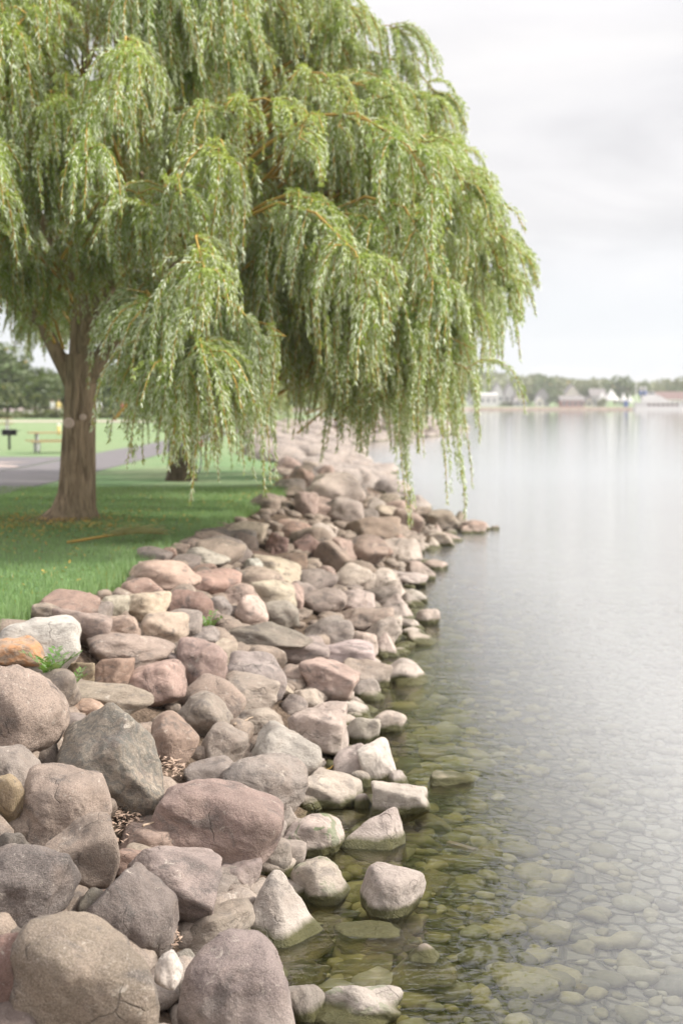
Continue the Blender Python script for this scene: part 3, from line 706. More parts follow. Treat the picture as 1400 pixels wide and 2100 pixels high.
# px, py, w, h, colour, shape, label, extras
FRONT = [
 (172, 2050, 345, 322, 'brown', 'ball', 'largest rounded brown boulder, grainy and half cut off by the bottom edge of the view', dict(level=6, grain=0.9, seed=318, roll=20)),
 (486, 2056, 256, 270, 'purple', 'ball', 'domed boulder with grey crown and pink-stained flank, rising beside the small white stone', dict(level=6, grain=0.5)),
 (2, 2035, 160, 240, 'red', 'round', 'reddish brown boulder leaning against the largest rounded brown boulder', dict(level=6, grain=0.5)),
 (20, 2115, 150, 120, 'dark', 'round', 'dark greenish grey boulder in the bottom corner under the reddish one', dict(level=5)),
 (343, 1994, 60, 76, 'white', 'round', 'small white egg-shaped stone wedged between two big boulders', dict(level=5, grain=0.0, roll=-12, sink=-2.0, fwd=0.22)),
 (379, 1971, 46, 44, 'grey', 'round', 'small grey stone tucked behind the white egg-shaped stone', dict(level=5)),
 (40, 1832, 235, 190, 'dark', 'round', 'big dark speckled boulder cut by the side of the view, below the tan upright one', dict(level=6, grain=0.9)),
 (12, 1912, 120, 50, 'dark', 'block', 'dark flat boulder showing behind the top of the largest rounded brown boulder', dict(level=5)),
 (168, 1765, 165, 196, 'tan', 'block', 'upright tan boulder with a flat pale top and ochre foot', dict(level=6, roll=12, grain=0.4)),
 (120, 1672, 214, 182, 'tan', 'dome', 'broad brownish boulder with a smooth sloping top, in front of the striped boulder', dict(level=6, roll=-8, grain=0.5)),
 (15, 1752, 90, 90, 'dark', 'round', 'small dark boulder in the gap below the broad brownish one', dict(level=5)),
 (268, 1880, 176, 190, 'dark', 'block', 'dark grey block with a straight crack down its face and pale scuffed corner', dict(level=6, roll=5)),
 (200, 1880, 90, 110, 'dark', 'round', 'darkest rounded stone pressed against the cracked dark grey block', dict(level=5)),
 (352, 1828, 222, 168, 'grey', 'block', 'flat-topped grey boulder with a raised corner and wood chips behind it', dict(level=6, roll=-4)),
 (300, 1735, 130, 70, 'pink', 'slab', 'low pinkish slab half buried in wood chips', dict(level=5)),
 (440, 1912, 180, 100, 'tan', 'slab', 'slanting beige slab leading down between the dark block and the domed boulder', dict(level=6, roll=-24)),
 (588, 1882, 208, 176, 'light', 'pyramid', 'pale pyramid-shaped boulder with a sharp ridge, standing at the water', dict(level=6, seed=8123, moss=0.0)),
 (440, 1700, 270, 205, 'brown', 'dome', 'large dark brown boulder sloping to the water with a pocked face', dict(level=6, roll=24, grain=0.3)),
 (545, 1755, 110, 90, 'grey', 'round', 'grey stone under the low end of the large dark brown boulder', dict(level=5)),
 (492, 1808, 92, 90, 'purple', 'block', 'pinkish grey angular stone behind the pyramid-shaped boulder', dict(level=5)),
 (468, 1850, 44, 40, 'yellow', 'block', 'little yellow-tan stone in a gap behind the slanting beige slab', dict(level=5)),
 (585, 1766, 88, 70, 'tan', 'round', 'small tan stone above the pyramid-shaped boulder', dict(level=5)),
 (548, 1706, 78, 70, 'light', 'round', 'small pale rounded stone beside the mossy waterside stone', dict(level=5)),
 (638, 1718, 128, 78, 'light', 'round', 'pale waterside stone with green moss on its shoulder', dict(level=6, moss=0.9, roll=10)),
 (656, 1812, 114, 84, 'light', 'round', 'pale rounded stone with a mossy tip at the water, behind the pyramid boulder', dict(level=6, moss=0.6)),
 (803, 1832, 124, 100, 'light', 'dome', 'pale domed rock standing alone in the shallow water', dict(level=6, seed=77, grain=0.2, roll=6)),
 (780, 1702, 136, 84, 'light', 'pyramid', 'pale wedge-shaped rock in the shallows, its tip pointing to open water', dict(level=6, roll=22)),
 (822, 1642, 112, 66, 'light', 'block', 'flat-topped pale rock with a crumbled edge in the shallows', dict(level=6)),
 (680, 1626, 122, 66, 'light', 'slab', 'low oval pale rock in dark water below the white angular stone', dict(level=6)),
 (776, 1570, 70, 82, 'silver', 'block', 'white angular stone tilted on top of the shore stones', dict(level=6, grain=0.0, roll=-14)),
 (722, 1570, 82, 74, 'light', 'round', 'pale round stone beside the white angular one', dict(level=5)),
 (745, 1597, 44, 34, 'cream', 'round', 'little cream stone at the foot of the white angular stone', dict(level=5)),
 (816, 1602, 42, 34, 'light', 'round', 'little pale stone behind the flat-topped rock in the shallows', dict(level=5)),
 (745, 1644, 34, 30, 'cream', 'round', 'tiny cream stone just breaking the water beside the low oval rock', dict(level=5)),
 (540, 1617, 184, 142, 'grey', 'dome', 'big smooth grey-beige boulder with a light band, its foot in the water', dict(level=6, roll=14, grain=0.1)),
 (585, 1560, 152, 118, 'light', 'dome', 'smooth pale boulder just behind the banded grey-beige one', dict(level=6, roll=16)),
 (652, 1503, 128, 102, 'light', 'block', 'pale beige boulder with a flat top and green foot at the water', dict(level=6)),
 (740, 1501, 74, 56, 'light', 'block', 'short pale block in the water beside the green-footed boulder', dict(level=5)),
 (788, 1480, 76, 46, 'light', 'slab', 'pale pointed slab reaching out over the water', dict(level=5, roll=12)),
 (640, 1572, 60, 36, 'light', 'slab', 'thin pale slab in the dark gap behind the low oval rock', dict(level=5)),
 (226, 1566, 238, 236, 'green', 'block', 'big greenish grey boulder with dark stripes and a peaked top', dict(level=6, stripe=1.0, seed=5121, roll=10)),
 (18, 1470, 232, 210, 'tan', 'dome', 'large coarse-grained tan boulder cut by the side of the view, below the orange stone', dict(level=6, grain=1.0)),
 (80, 1534, 92, 96, 'brown', 'round', 'brown stone leaning on the coarse-grained tan boulder', dict(level=5, grain=0.8)),
 (28, 1592, 136, 118, 'grey', 'round', 'smooth grey boulder above the yellowish one at the side of the view', dict(level=6, grain=0.1)),
 (12, 1652, 96, 130, 'yellow', 'round', 'yellowish tan boulder at the side of the view beneath the smooth grey one', dict(level=5)),
 (93, 1602, 66, 66, 'brown', 'block', 'small brown stone squeezed beside the striped boulder', dict(level=5)),
 (75, 1328, 180, 122, 'silver', 'dome', 'light silver-grey boulder at the edge of the grass', dict(level=6, grain=0.3)),
 (42, 1350, 124, 90, 'rust', 'block', 'crumbling orange rusty stone with a dark hole, against the silver-grey boulder', dict(level=6, rust=0.9, depth=90)),
 (110, 1424, 112, 104, 'tan', 'round', 'brown-beige boulder under the leafy weed', dict(level=5)),
 (166, 1386, 58, 56, 'yellow', 'block', 'small cream-yellow stone beside the leafy weed', dict(level=5)),
 (105, 1262, 84, 50, 'tan', 'round', 'beige boulder lying on the grass edge behind the silver-grey one', dict(level=5)),
 (168, 1290, 124, 96, 'tan', 'block', 'beige block with a dark crevice beside the silver-grey boulder', dict(level=5)),
 (238, 1292, 96, 60, 'pink', 'slab', 'pinkish beige slab between two cream boulders near the grass', dict(level=5)),
 (297, 1250, 100, 66, 'cream', 'round', 'cream boulder beside the dark red one', dict(level=5)),
 (232, 1250, 62, 54, 'cream', 'round', 'small cream boulder touching the grass edge', dict(level=5)),
 (387, 1254, 92, 84, 'red', 'dome', 'dark red rounded boulder, the reddest of the pile', dict(level=5, roll=12)),
 (332, 1296, 112, 80, 'cream', 'round', 'cream boulder just below the dark red one', dict(level=5)),
 (268, 1342, 184, 86, 'tan', 'round', 'long greyish tan boulder with an even rounded top above the pink round one', dict(level=6)),
 (228, 1388, 92, 76, 'redpink', 'block', 'brown-red faceted stone under the long greyish tan boulder', dict(level=5)),
 (415, 1370, 112, 118, 'pink', 'dome', 'round pink boulder overhanging a dark hollow', dict(level=6, grain=0.3)),
 (338, 1360, 86, 50, 'dark', 'slab', 'dark ledge stone jutting beside the round pink boulder', dict(level=5, roll=14)),
 (416, 1310, 68, 50, 'grey', 'block', 'small blocky grey stone above the round pink boulder', dict(level=5)),
 (320, 1408, 126, 100, 'pink', 'round', 'dull pink boulder behind the striped boulder', dict(level=6)),
 (216, 1444, 196, 72, 'tan', 'slab', 'long low tan slab behind the striped boulder', dict(level=6)),
 (178, 1460, 106, 52, 'rust', 'round', 'low orange-brown stone under the long tan slab', dict(level=5)),
 (152, 1486, 84, 46, 'grey', 'slab', 'thin grey stone peeping over the striped boulder', dict(level=5)),
 (420, 1472, 118, 100, 'green', 'round', 'mottled cream and brown boulder with a shadowed undercut', dict(level=6)),
 (355, 1524, 108, 116, 'redpink', 'round', 'orange-brown mottled boulder beside the striped boulder', dict(level=6)),
 (456, 1536, 108, 98, 'purple', 'round', 'purplish pink boulder below the mottled cream and brown one', dict(level=6)),
 (432, 1592, 114, 74, 'grey', 'slab', 'grey slab at the head of the large dark brown boulder', dict(level=5)),
 (526, 1386, 136, 100, 'grey', 'block', 'grey boulder with a straight sloping edge beside the round pink one', dict(level=6, roll=20)),
 (500, 1428, 138, 84, 'purple', 'block', 'grey-brown boulder in the middle of the pile under the sloping grey one', dict(level=6, roll=14)),
 (530, 1490, 140, 80, 'grey', 'slab', 'flat purplish grey boulder with a dry twig on it', dict(level=6, roll=10)),
 (605, 1391, 54, 48, 'tan', 'round', 'small tan ball of stone beside the angular pinkish boulder', dict(level=5)),
 (681, 1402, 120, 102, 'pink', 'block', 'big angular pinkish boulder at the waterline halfway along the near shore', dict(level=6)),
 (628, 1438, 76, 48, 'light', 'round', 'pale stone at the foot of the big angular pinkish boulder', dict(level=5)),
 (695, 1465, 38, 36, 'light', 'round', 'small pale round stone beside a crooked pale one at the waterline', dict(level=5)),
 (728, 1462, 70, 38, 'light', 'slab', 'crooked pale stone running down to the water', dict(level=5, roll=24)),
 (578, 1420, 50, 34, 'cream', 'block', 'little cream stone between grey boulders', dict(level=5)),
 (545, 1315, 192, 68, 'dark', 'slab', 'long dark grey boulder lying across the pile', dict(level=6, roll=4)),
 (612, 1340, 130, 60, 'grey', 'slab', 'grey slab between the long dark boulder and the water', dict(level=5)),
 (706, 1346, 134, 64, 'light', 'block', 'wide pale boulder with its foot in the water below the small island stones', dict(level=5)),
 (792, 1326, 70, 56, 'light', 'pyramid', 'pale three-sided stone dipping into the water', dict(level=5)),
 (740, 1322, 74, 52, 'light', 'round', 'round pale stone behind the three-sided one', dict(level=5)),
 (330, 1188, 168, 76, 'pink', 'dome', 'long dusty pink boulder against the grass', dict(level=5)),
 (432, 1204, 124, 66, 'redpink', 'round', 'orange-pink boulder behind the dark red one', dict(level=5)),
 (412, 1148, 112, 50, 'light', 'slab', 'white-topped slab on the grass edge behind the dusty pink boulder', dict(level=5)),
 (490, 1232, 96, 66, 'brown', 'round', 'dull brown boulder between pink and cream ones', dict(level=5)),
 (512, 1258, 78, 74, 'cream', 'round', 'round cream boulder behind the green weed', dict(level=5)),
 (448, 1250, 56, 54, 'grey', 'round', 'grey stone behind the pale green weed', dict(level=5)),
 (560, 1226, 98, 70, 'cream', 'round', 'cream boulder in the middle of the pile behind the long dark one', dict(level=5)),
 (602, 1228, 46, 62, 'pink', 'block', 'narrow pinkish stone standing on edge', dict(level=5)),
 (576, 1262, 78, 58, 'grey', 'round', 'greyish stone just above the long dark boulder', dict(level=5)),
 (562, 1174, 112, 56, 'cream', 'slab', 'arched cream stone, a white stone at its end', dict(level=5, roll=16)),
 (518, 1170, 44, 46, 'silver', 'round', 'whitish round stone beside the arched cream one', dict(level=5, grain=0)),
 (595, 1162, 76, 58, 'redpink', 'round', 'salmon pink boulder above the arched cream stone', dict(level=5)),
 (566, 1118, 50, 48, 'red', 'round', 'small red round boulder near the upper edge of the pile', dict(level=5)),
 (632, 1126, 66, 54, 'red', 'block', 'red blocky stone over a black hollow', dict(level=5)),
 (682, 1146, 84, 72, 'brown', 'round', 'brown rounded boulder beside the black hollow', dict(level=5)),
 (744, 1132, 108, 66, 'brown', 'round', 'broad brown boulder on the water side, above pale stones', dict(level=5)),
 (664, 1240, 96, 62, 'grey', 'round', 'grey rounded boulder with a dark dimple', dict(level=5)),
 (722, 1188, 92, 66, 'light', 'round', 'pale boulder above the water-edge stones', dict(level=5)),
 (665, 1184, 46, 46, 'pink', 'round', 'small pinkish stone between two pale boulders', dict(level=5)),
 (832, 1190, 94, 36, 'light', 'slab', 'low pale stone along the far waterline', dict(level=5)),
 (860, 1172, 54, 40, 'tan', 'round', 'tan round stone at the water past the low pale one', dict(level=5)),
 (728, 1238, 86, 54, 'light', 'slab', 'flat light stone halfway down to the water', dict(level=5)),
 (806, 1246, 92, 54, 'light', 'pyramid', 'pale peaked stone by the small island rock', dict(level=5)),
 (752, 1276, 118, 52, 'tan', 'slab', 'wide tan stone behind the wide pale boulder', dict(level=5)),
 (672, 1298, 120, 60, 'purple', 'round', 'greyish purple boulder beside the long dark one', dict(level=5)),
 (790, 1290, 74, 50, 'light', 'block', 'light blocky stone close to the water', dict(level=5)),
 (876, 1266, 46, 32, 'light', 'round', 'small pale rock alone in the water off the shore stones', dict(level=5)),
 (842, 1226, 62, 26, 'light', 'slab', 'thin pale stone flat on the water', dict(level=5)),
 (506, 1096, 84, 52, 'cream', 'block', 'cream block near the end of the fallen branch', dict(level=5)),
 (438, 1112, 84, 44, 'cream', 'round', 'cream boulder on the grass at the tip of the fallen branch', dict(level=5)),
 (604, 1094, 84, 52, 'redpink', 'round', 'pinkish beige boulder behind the small red round one', dict(level=5)),
 (682, 1014, 136, 88, 'light', 'round', 'biggest pale boulder under the hanging willow, standing above the others', dict(level=5)),
 (628, 1036, 52, 52, 'pink', 'round', 'pink stone leaning on the biggest pale boulder under the willow', dict(level=5)),
 (702, 1052, 96, 62, 'grey', 'round', 'grey boulder in front of the biggest pale one under the willow', dict(level=5)),
 (764, 1092, 116, 64, 'brown', 'slab', 'flat brown boulder below the lowest willow tips', dict(level=5)),
 (832, 1072, 70, 56, 'brown', 'round', 'brown boulder right under the lowest hanging willow strand', dict(level=5)),
 (906, 1068, 76, 44, 'brown', 'round', 'brown boulder at the root of the little stone point', dict(level=5)),
 (940, 1066, 44, 34, 'tan', 'pyramid', 'peaked tan stone on the little stone point', dict(level=5)),
 (962, 1080, 52, 24, 'brown', 'slab', 'low brown stone midway out on the little stone point', dict(level=5)),
 (990, 1081, 28, 16, 'dark', 'round', 'small dark stone near the tip of the stone point', dict(level=5)),
 (1014, 1083, 18, 10, 'dark', 'round', 'smallest dark stone, last of the stone point in the lake', dict(level=5)),
 (625, 2058, 78, 74, 'dark', 'round', 'dark wet stone beside the knobby pale rock', dict(level=6)),
 (735, 2070, 172, 66, 'light', 'knob', 'knobby pale rock with mossy hollows breaking the water', dict(level=6, moss=0.8, seed=4242)),
 (870, 1972, 138, 62, 'redpink', 'pyramid', 'brown submerged rock whose peak breaks the water inside ring ripples', dict(level=6, dry=0.5)),
 (926, 1604, 92, 40, 'ochre', 'slab', 'flat ochre rock with a dry whitish top just out of the water', dict(level=6, dry=0.45)),
 (760, 1918, 134, 60, 'redpink', 'dome', 'reddish brown rock lying just under the water', dict(level=5, dry=0.12)),
]
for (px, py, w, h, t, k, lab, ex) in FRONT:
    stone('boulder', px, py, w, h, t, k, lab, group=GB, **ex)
# a hole in the rusty stone is left to its relief; more stones fill the gaps of the bank
shared = [rock_mesh(900 + i, k, 4 if i % 2 else 5) for i, k in enumerate(['round', 'block', 'round', 'slab', 'round', 'pyramid', 'round', 'block', 'round', 'knob', 'block', 'round'])]
shared = [m_ for i, m_ in enumerate(shared) if i != 9]
USED = set()
_cnt = {}
for q in LANDMARKS: _cnt[q[2]] = _cnt.get(q[2], 0) + 1
LANDMARKS = [q for q in LANDMARKS if _cnt[q[2]] == 1 and 3 <= len(q[2].split()) <= 6]
def fill(n, y0, y1, r0, r1, packing, zone, t0=0.0, t1=1.05):
    made = 0
    for attempt in range(n * 120):
        if made >= n: break
        y = y0 + (y1 - y0) * rng.random() ; t = rng.uniform(t0, t1)
        x = xl(y) + (xr(y) - xl(y)) * t
        r = r0 + (r1 - r0) * rng.random() ** 1.5
        z = H(x, y) + r * 0.35
        if any((x - a) ** 2 + (y - b) ** 2 + (z - c) ** 2 < (packing * (r + q)) ** 2 for a, b, c, q in PLACED if abs(b - y) < 1.6): continue
        o = link(bpy.data.objects.new('boulder', shared[rng.randrange(len(shared))]))
        o.location = (x, y, z); s = 2 * r
        o.scale = (s * rng.uniform(0.9, 1.25), s * rng.uniform(0.8, 1.1), s * rng.uniform(0.6, 0.9))
        o.rotation_euler = (R(rng.uniform(-20, 20)), R(rng.uniform(-20, 20)), rng.uniform(0, 6.28))
        if y > 20: tn = rng.choice(['tan', 'cream', 'light', 'pink', 'light', 'grey', 'redpink', 'tan'])
        elif t > 0.78: tn = rng.choice(['light', 'light', 'tan', 'cream', 'grey'])
        else: tn = rng.choice(['tan', 'tan', 'grey', 'brown', 'pink', 'cream', 'purple', 'redpink', 'grey'])
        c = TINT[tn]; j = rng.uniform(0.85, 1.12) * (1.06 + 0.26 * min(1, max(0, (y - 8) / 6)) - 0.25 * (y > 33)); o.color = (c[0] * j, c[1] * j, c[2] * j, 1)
        o['grain'] = rng.choice([0.1, 0.3, 0.8]); o['moss'] = 0.0; o['stripe'] = 0.0; o['rust'] = 0.0
        word = {'light': 'pale', 'tan': 'tan', 'cream': 'cream', 'grey': 'grey', 'brown': 'brown', 'pink': 'pink', 'purple': 'greyish purple', 'redpink': 'reddish'}[tn]
        big = 'small' if r < r0 + 0.22 * (r1 - r0) else ('large' if r > r0 + 0.6 * (r1 - r0) else 'middling')
        form = 'flat ' if o.scale[2] < 0.68 * s else ('squat ' if o.scale[2] < 0.76 * s else '')
        if y > 34:
            lab = f'{big} {form}{word} stone {zone}, ' + ('by the water' if t > 0.7 else 'by the grass' if t < 0.3 else 'in mid pile') + (', near end' if y < 39 else ', far end' if y > 42 else '')
        else:
            for lx, ly, ln in sorted(LANDMARKS, key=lambda q: (q[0] - x) ** 2 + (q[1] - y) ** 2)[:4]:
                dx, dy = x - lx, y - ly
                side = ('just beyond' if dy > 0 else 'just in front of') if abs(dy) > abs(dx) else ('on the water side of' if dx > 0 else 'on the lawn side of')
                lab = f'{big} {form}{word} stone {side} the {ln}'
                if lab not in USED: break
        USED.add(lab)
        tag(o, lab, 'boulder', GB if y <= 34 else 'pale stones past the willow')
        PLACED.append((x, y, z, r)); made += 1
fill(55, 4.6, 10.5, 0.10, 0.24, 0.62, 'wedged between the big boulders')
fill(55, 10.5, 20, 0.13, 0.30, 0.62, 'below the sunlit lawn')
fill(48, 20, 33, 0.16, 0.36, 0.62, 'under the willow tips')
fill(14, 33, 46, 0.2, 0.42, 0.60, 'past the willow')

def joined_stones(name, spots, label, cat, material, lv=2, nproto=10, kinds=('round', 'slab', 'round', 'block')):
    protos = [rock_verts(3000 + i, kinds[i % len(kinds)], lv) for i in range(nproto)]
    VV, FF, base = [], [], 0
    for (x, y, z, sx, sy, sz) in spots:
        V, f = protos[rng.randrange(nproto)]
        a = rng.uniform(0, 6.28); ca, sa = math.cos(a), math.sin(a)
        v = V * np.array([sx, sy, sz]); tlt = rng.uniform(-0.25, 0.25)
        v = np.stack([v[:, 0], v[:, 1] - tlt * v[:, 2], v[:, 2] + tlt * v[:, 1]], 1)
        v = np.stack([ca * v[:, 0] - sa * v[:, 1] + x, sa * v[:, 0] + ca * v[:, 1] + y, v[:, 2] + z], 1)
        VV.append(v); FF.append(f + base); base += len(v)
    o = link(bpy.data.objects.new(name, np_mesh(name, np.concatenate(VV), np.concatenate(FF), [material], True)))
    o.color = (*TINT['tan'], 1); o['grain'] = 0.3
    return tag(o, label, cat, kind='stuff')
# small chinking stones in the bank and the far run of riprap
sp = []
for i in range(1500):
    y = 4.5 + 36 * rng.random() ** 1.3; t = rng.uniform(0.0, 1.08); x = xl(y) + (xr(y) - xl(y)) * t
    r = rng.uniform(0.05, 0.14); sp.append((x, y, H(x, y) + 0.02, 2.4 * r, 2 * r, 1.5 * r))
joined_stones('chinking_stones', sp, 'small stones and rubble packed between the boulders of the bank', 'rubble', MAT_BOULDER)
sp = []
for i in range(520):
    y = 44 + 110 * rng.random(); t = rng.uniform(-0.2, 1.05); x = xl(y) + (xr(y) - xl(y)) * t
    r = rng.uniform(0.28, 0.65); sp.append((x, y, H(x, y) + 0.15 * r, 2.3 * r, 2 * r, 1.5 * r))
o = joined_stones('far_riprap', sp, 'blurred far run of pale shore stones beyond the willows', 'riprap', MAT_BOULDER)
o.color = (0.34, 0.305, 0.28, 1)

sp = []
for i in range(90):
    y = rng.uniform(-2, 9.5); x = max(xl(y), -5) + rng.random() * 2.2
    if x > -0.245 * y - 0.35: continue
    r = rng.uniform(0.16, 0.34); sp.append((x, y, H(x, y) + 0.3 * r, 2.3 * r, 2.0 * r, 1.5 * r))
o = joined_stones('bank_stones', sp, 'more stones of the bank running on beside the nearest boulders', 'stones', MAT_BOULDER, 4)

# under water: stones one can pick out, then the pebble floor
SUB = [
 (870, 1590, 84, 26, 'olive', 'slab', 'flat olive stone under water beside the dry-topped ochre rock'),
 (905, 1548, 100, 30, 'olive', 'slab', 'long olive slab under water, green at one end'),
 (888, 1697, 76, 46, 'ochre', 'block', 'yellow-olive block under water past the wedge-shaped rock'),
 (972, 1720, 74, 40, 'ochre', 'slab', 'ochre pointed stone under water near the edge of the reflection'),
 (994, 1760, 82, 46, 'ochre', 'round', 'broad ochre stone under water, farthest out from the shore'),
 (918, 1774, 90, 30, 'green', 'slab', 'long grey-olive stone under water below the ochre ones'),
 (896, 1814, 80, 58, 'olive', 'block', 'moss-covered block under water beside the lone domed rock'),
 (742, 2000, 140, 52, 'olive', 'slab', 'wide olive slab under water above the knobby pale rock'),
 (753, 1952, 60, 34, 'ochre', 'round', 'small yellow stone under water above the wide olive slab'),
 (620, 1998, 74, 38, 'olive', 'round', 'olive stone under water close to the domed boulder'),
 (690, 1682, 64, 34, 'ochre', 'slab', 'ochre slab under water behind the mossy waterside stone'),
 (850, 1520, 60, 26, 'ochre', 'slab', 'ochre stone under water near the pale pointed slab'),
 (800, 1790, 56, 30, 'olive', 'round', 'olive stone under water behind the lone domed rock'),
 (725, 1755, 52, 26, 'ochre', 'slab', 'small tan slab under water below the wedge-shaped rock'),
 (770, 1905, 60, 28, 'olive', 'slab', 'small olive stone under water in front of the lone domed rock'),
 (985, 1880, 60, 34, 'green', 'round', 'greyish stone under water outside the ring ripples'),
 (830, 1390, 70, 22, 'ochre', 'slab', 'brown stone under water at the start of the willow reflection'),
 (860, 1425, 60, 20, 'olive', 'slab', 'olive stone under water within the willow reflection'),
 (1090, 1905, 70, 40, 'green', 'round', 'rounded grey stone under the pale open water'),
 (1185, 2030, 40, 26, 'white', 'round', 'small pale stone under the open water'),
]
for (px, py, w, h, t, k, lab) in SUB:
    stone('submerged_stone', px, py, w, h, t, k, lab, level=4, cat='stone', group='stones lying under the clear shallow water', sink=0.25, moss=1.0 if 'moss' in lab else 0.2)
sp = []
for i in range(5200):
    y = 4.8 + 19 * rng.random() ** 1.7; u = 7.5 * rng.random() ** 1.25 - 0.4; x = xr(y) + u
    if mnoise.noise((x * 0.55, y * 0.42, 3.1)) > 0.12 and rng.random() < 0.75: continue
    if H(x, y) > -0.115: continue
    r = min(0.13, rng.lognormvariate(math.log(0.052), 0.48)) * (1.0 if u < 1.3 else 0.78); sp.append((x, y, H(x, y) + 0.2 * r, 2.6 * r, 1.9 * r, 1.0 * r))
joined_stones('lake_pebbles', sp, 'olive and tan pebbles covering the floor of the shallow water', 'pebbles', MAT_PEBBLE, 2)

# driftwood plank under water, twigs and wood chips on the bank
def stick(name, a, b, r, label, material, cat='stick', sag=0.0, n=6, lift=0.0):
    a, b = Vector(a), Vector(b); pts, rr = [], []
    for i in range(n):
        t = i / (n - 1); p = a.lerp(b, t); p.z += sag * math.sin(math.pi * t); p.x += rng.uniform(-1, 1) * r * 1.2
        pts.append(p); rr.append(r * (1 - 0.5 * t))
    mb = MB(); mb.tube(pts, rr, 7); o = mb.build(name, material, None, True)
    return tag(o, label, cat)
p, q = on_ground(918, 1728, 0.07), on_ground(972, 1745, 0.07)
mb = MB(); c_ = (p + q) / 2; mb.box((0, 0, 0), ((q - p).length, 0.05, 0.025)); o = mb.build('driftwood_plank', MAT_STICK)
o.location = c_; o.rotation_euler = (0, R(4), math.atan2(q.y - p.y, q.x - p.x)); tag(o, 'narrow plank of driftwood under water between the ochre stones', 'plank')
p, q = on_ground(480, 1486, 0.17), on_ground(520, 1470, 0.22); stick('twig', p, q, 0.010, 'dry forked twig resting on the flat purplish grey boulder', MAT_STICK, 'twig')
p, q = on_ground(338, 1862, 0.22), on_ground(360, 1908, 0.14); stick('twig', p, q, 0.007, 'thin pale twig beside the cracked dark grey block', MAT_STICK, 'twig')
p, q = on_ground(292, 1694, 0.20), on_ground(325, 1684, 0.22); stick('twig', p, q, 0.008, 'short bent twig on the wood chips behind the flat-topped grey boulder', MAT_STICK, 'twig')
p, q = on_ground(655, 1586, 0.06), on_ground(690, 1568, 0.16); stick('twig', p, q, 0.011, 'reddish stick poking from the water behind the low oval rock', MAT_TWIG, 'stick')
def flakes(name, spots, size, material, label, cat):
    VV, FF, b = [], [], 0
    for (x, y, z) in spots:
        l_ = size * rng.uniform(0.5, 1.3); w_ = l_ * rng.uniform(0.18, 0.4); a = rng.uniform(0, 6.28); tz = rng.uniform(-0.5, 0.5); tx = rng.uniform(-0.4, 0.4)
        u = Vector((math.cos(a), math.sin(a), tz)) * l_ / 2; w2 = Vector((-math.sin(a), math.cos(a), tx)) * w_ / 2; c = Vector((x, y, z))
        th = Vector((0, 0, l_ * 0.06))
        VV += [tuple(c - u), tuple(c + w2 + th), tuple(c + u), tuple(c - w2 + th)]; FF.append((b, b + 1, b + 2, b + 3)); b += 4
    o = link(bpy.data.objects.new(name, np_mesh(name, VV, FF, [material])))
    return tag(o, label, cat, kind='stuff')
sp = []
for (px, py, sx, sy, n) in [(285, 1706, 45, 34, 420), (352, 1590, 30, 18, 120), (350, 1942, 18, 22, 120), (150, 1868, 14, 14, 60), (240, 1690, 20, 12, 60)]:
    for i in range(n):
        p = on_ground(px + rng.gauss(0, sx * 0.55), py + rng.gauss(0, sy * 0.55), 0.02)
        sp.append((p.x, p.y, H(p.x, p.y) + 0.05 + 0.07 * rng.random()))
flakes('wood_chips', sp, 0.045, MAT_CHIP, 'pale wood chips and dead leaves caught between the near boulders', 'wood chips')
sp = []
for i in range(2600):
    if rng.random() < 0.6: x, y = rng.gauss(-4.3, 0.9), rng.gauss(20.6, 1.0)
    elif rng.random() < 0.4: x, y = rng.uniform(-6, -2.4), rng.uniform(13, 27)
    else: continue
    if x < xl(y): sp.append((x, y, H(x, y) + 0.03 + 0.02 * rng.random()))
for i in range(500):
    y = rng.uniform(24, 34); x = xl(y) - abs(rng.gauss(0, 0.35)); sp.append((x, y, H(x, y) + 0.03))
flakes('fallen_leaves', sp, 0.07, MAT_DEADLEAF, 'yellow fallen willow leaves scattered on the grass around the trunk', 'leaves')

# leafy weeds rooted between stones
def weed(px, py, off, size, n, label):
    p = on_ground(px, py, off); t = empty('weed', (p.x, p.y, p.z - size * 0.5), 0, label, 'plant')
    st, VV, FF, b = MB(), [], [], 0
    for s in range(n):
        a = rng.uniform(0, 6.28); ln = size * rng.uniform(0.7, 1.2); pts = []
        for i in range(6):
            u = i / 5; pts.append(Vector((math.cos(a) * ln * 0.55 * u ** 1.3, math.sin(a) * ln * 0.55 * u ** 1.3, ln * (u - 0.35 * u * u))))
        st.tube(pts, [0.004 * (1 - 0.6 * i / 5) for i in range(6)], 4)
        for i in range(1, 6):
            for sgn in (-1, 1):
                d = Vector((-math.sin(a) * sgn, math.cos(a) * sgn, rng.uniform(-0.1, 0.4))).normalized(); f_ = (pts[i] - pts[i - 1]).normalized()
                d = (d + f_ * 0.6).normalized(); L = size * 0.22 * rng.uniform(0.8, 1.2); w_ = f_ * L * 0.3
                q = pts[i]; VV += [tuple(q), tuple(q + d * L * 0.5 + w_), tuple(q + d * L), tuple(q + d * L * 0.5 - w_)]; FF.append((b, b + 1, b + 2, b + 3)); b += 4
    st.build('stem', MAT_WEED, t, True)
    link(bpy.data.objects.new('leaves', np_mesh('leaves', VV, FF, [MAT_WEED])), t)
weed(105, 1362, 0.33, 0.30, 9, 'feathery green weed growing beside the orange rusty stone')
weed(148, 1392, 0.22, 0.20, 6, 'low feathery weed trailing over the stone edge below the silver-grey boulder')
weed(430, 1275, 0.24, 0.24, 8, 'pale green leafy weed beneath the dark red boulder')
weed(470, 1188, 0.12, 0.22, 7, 'small green weed behind the orange-pink boulder')
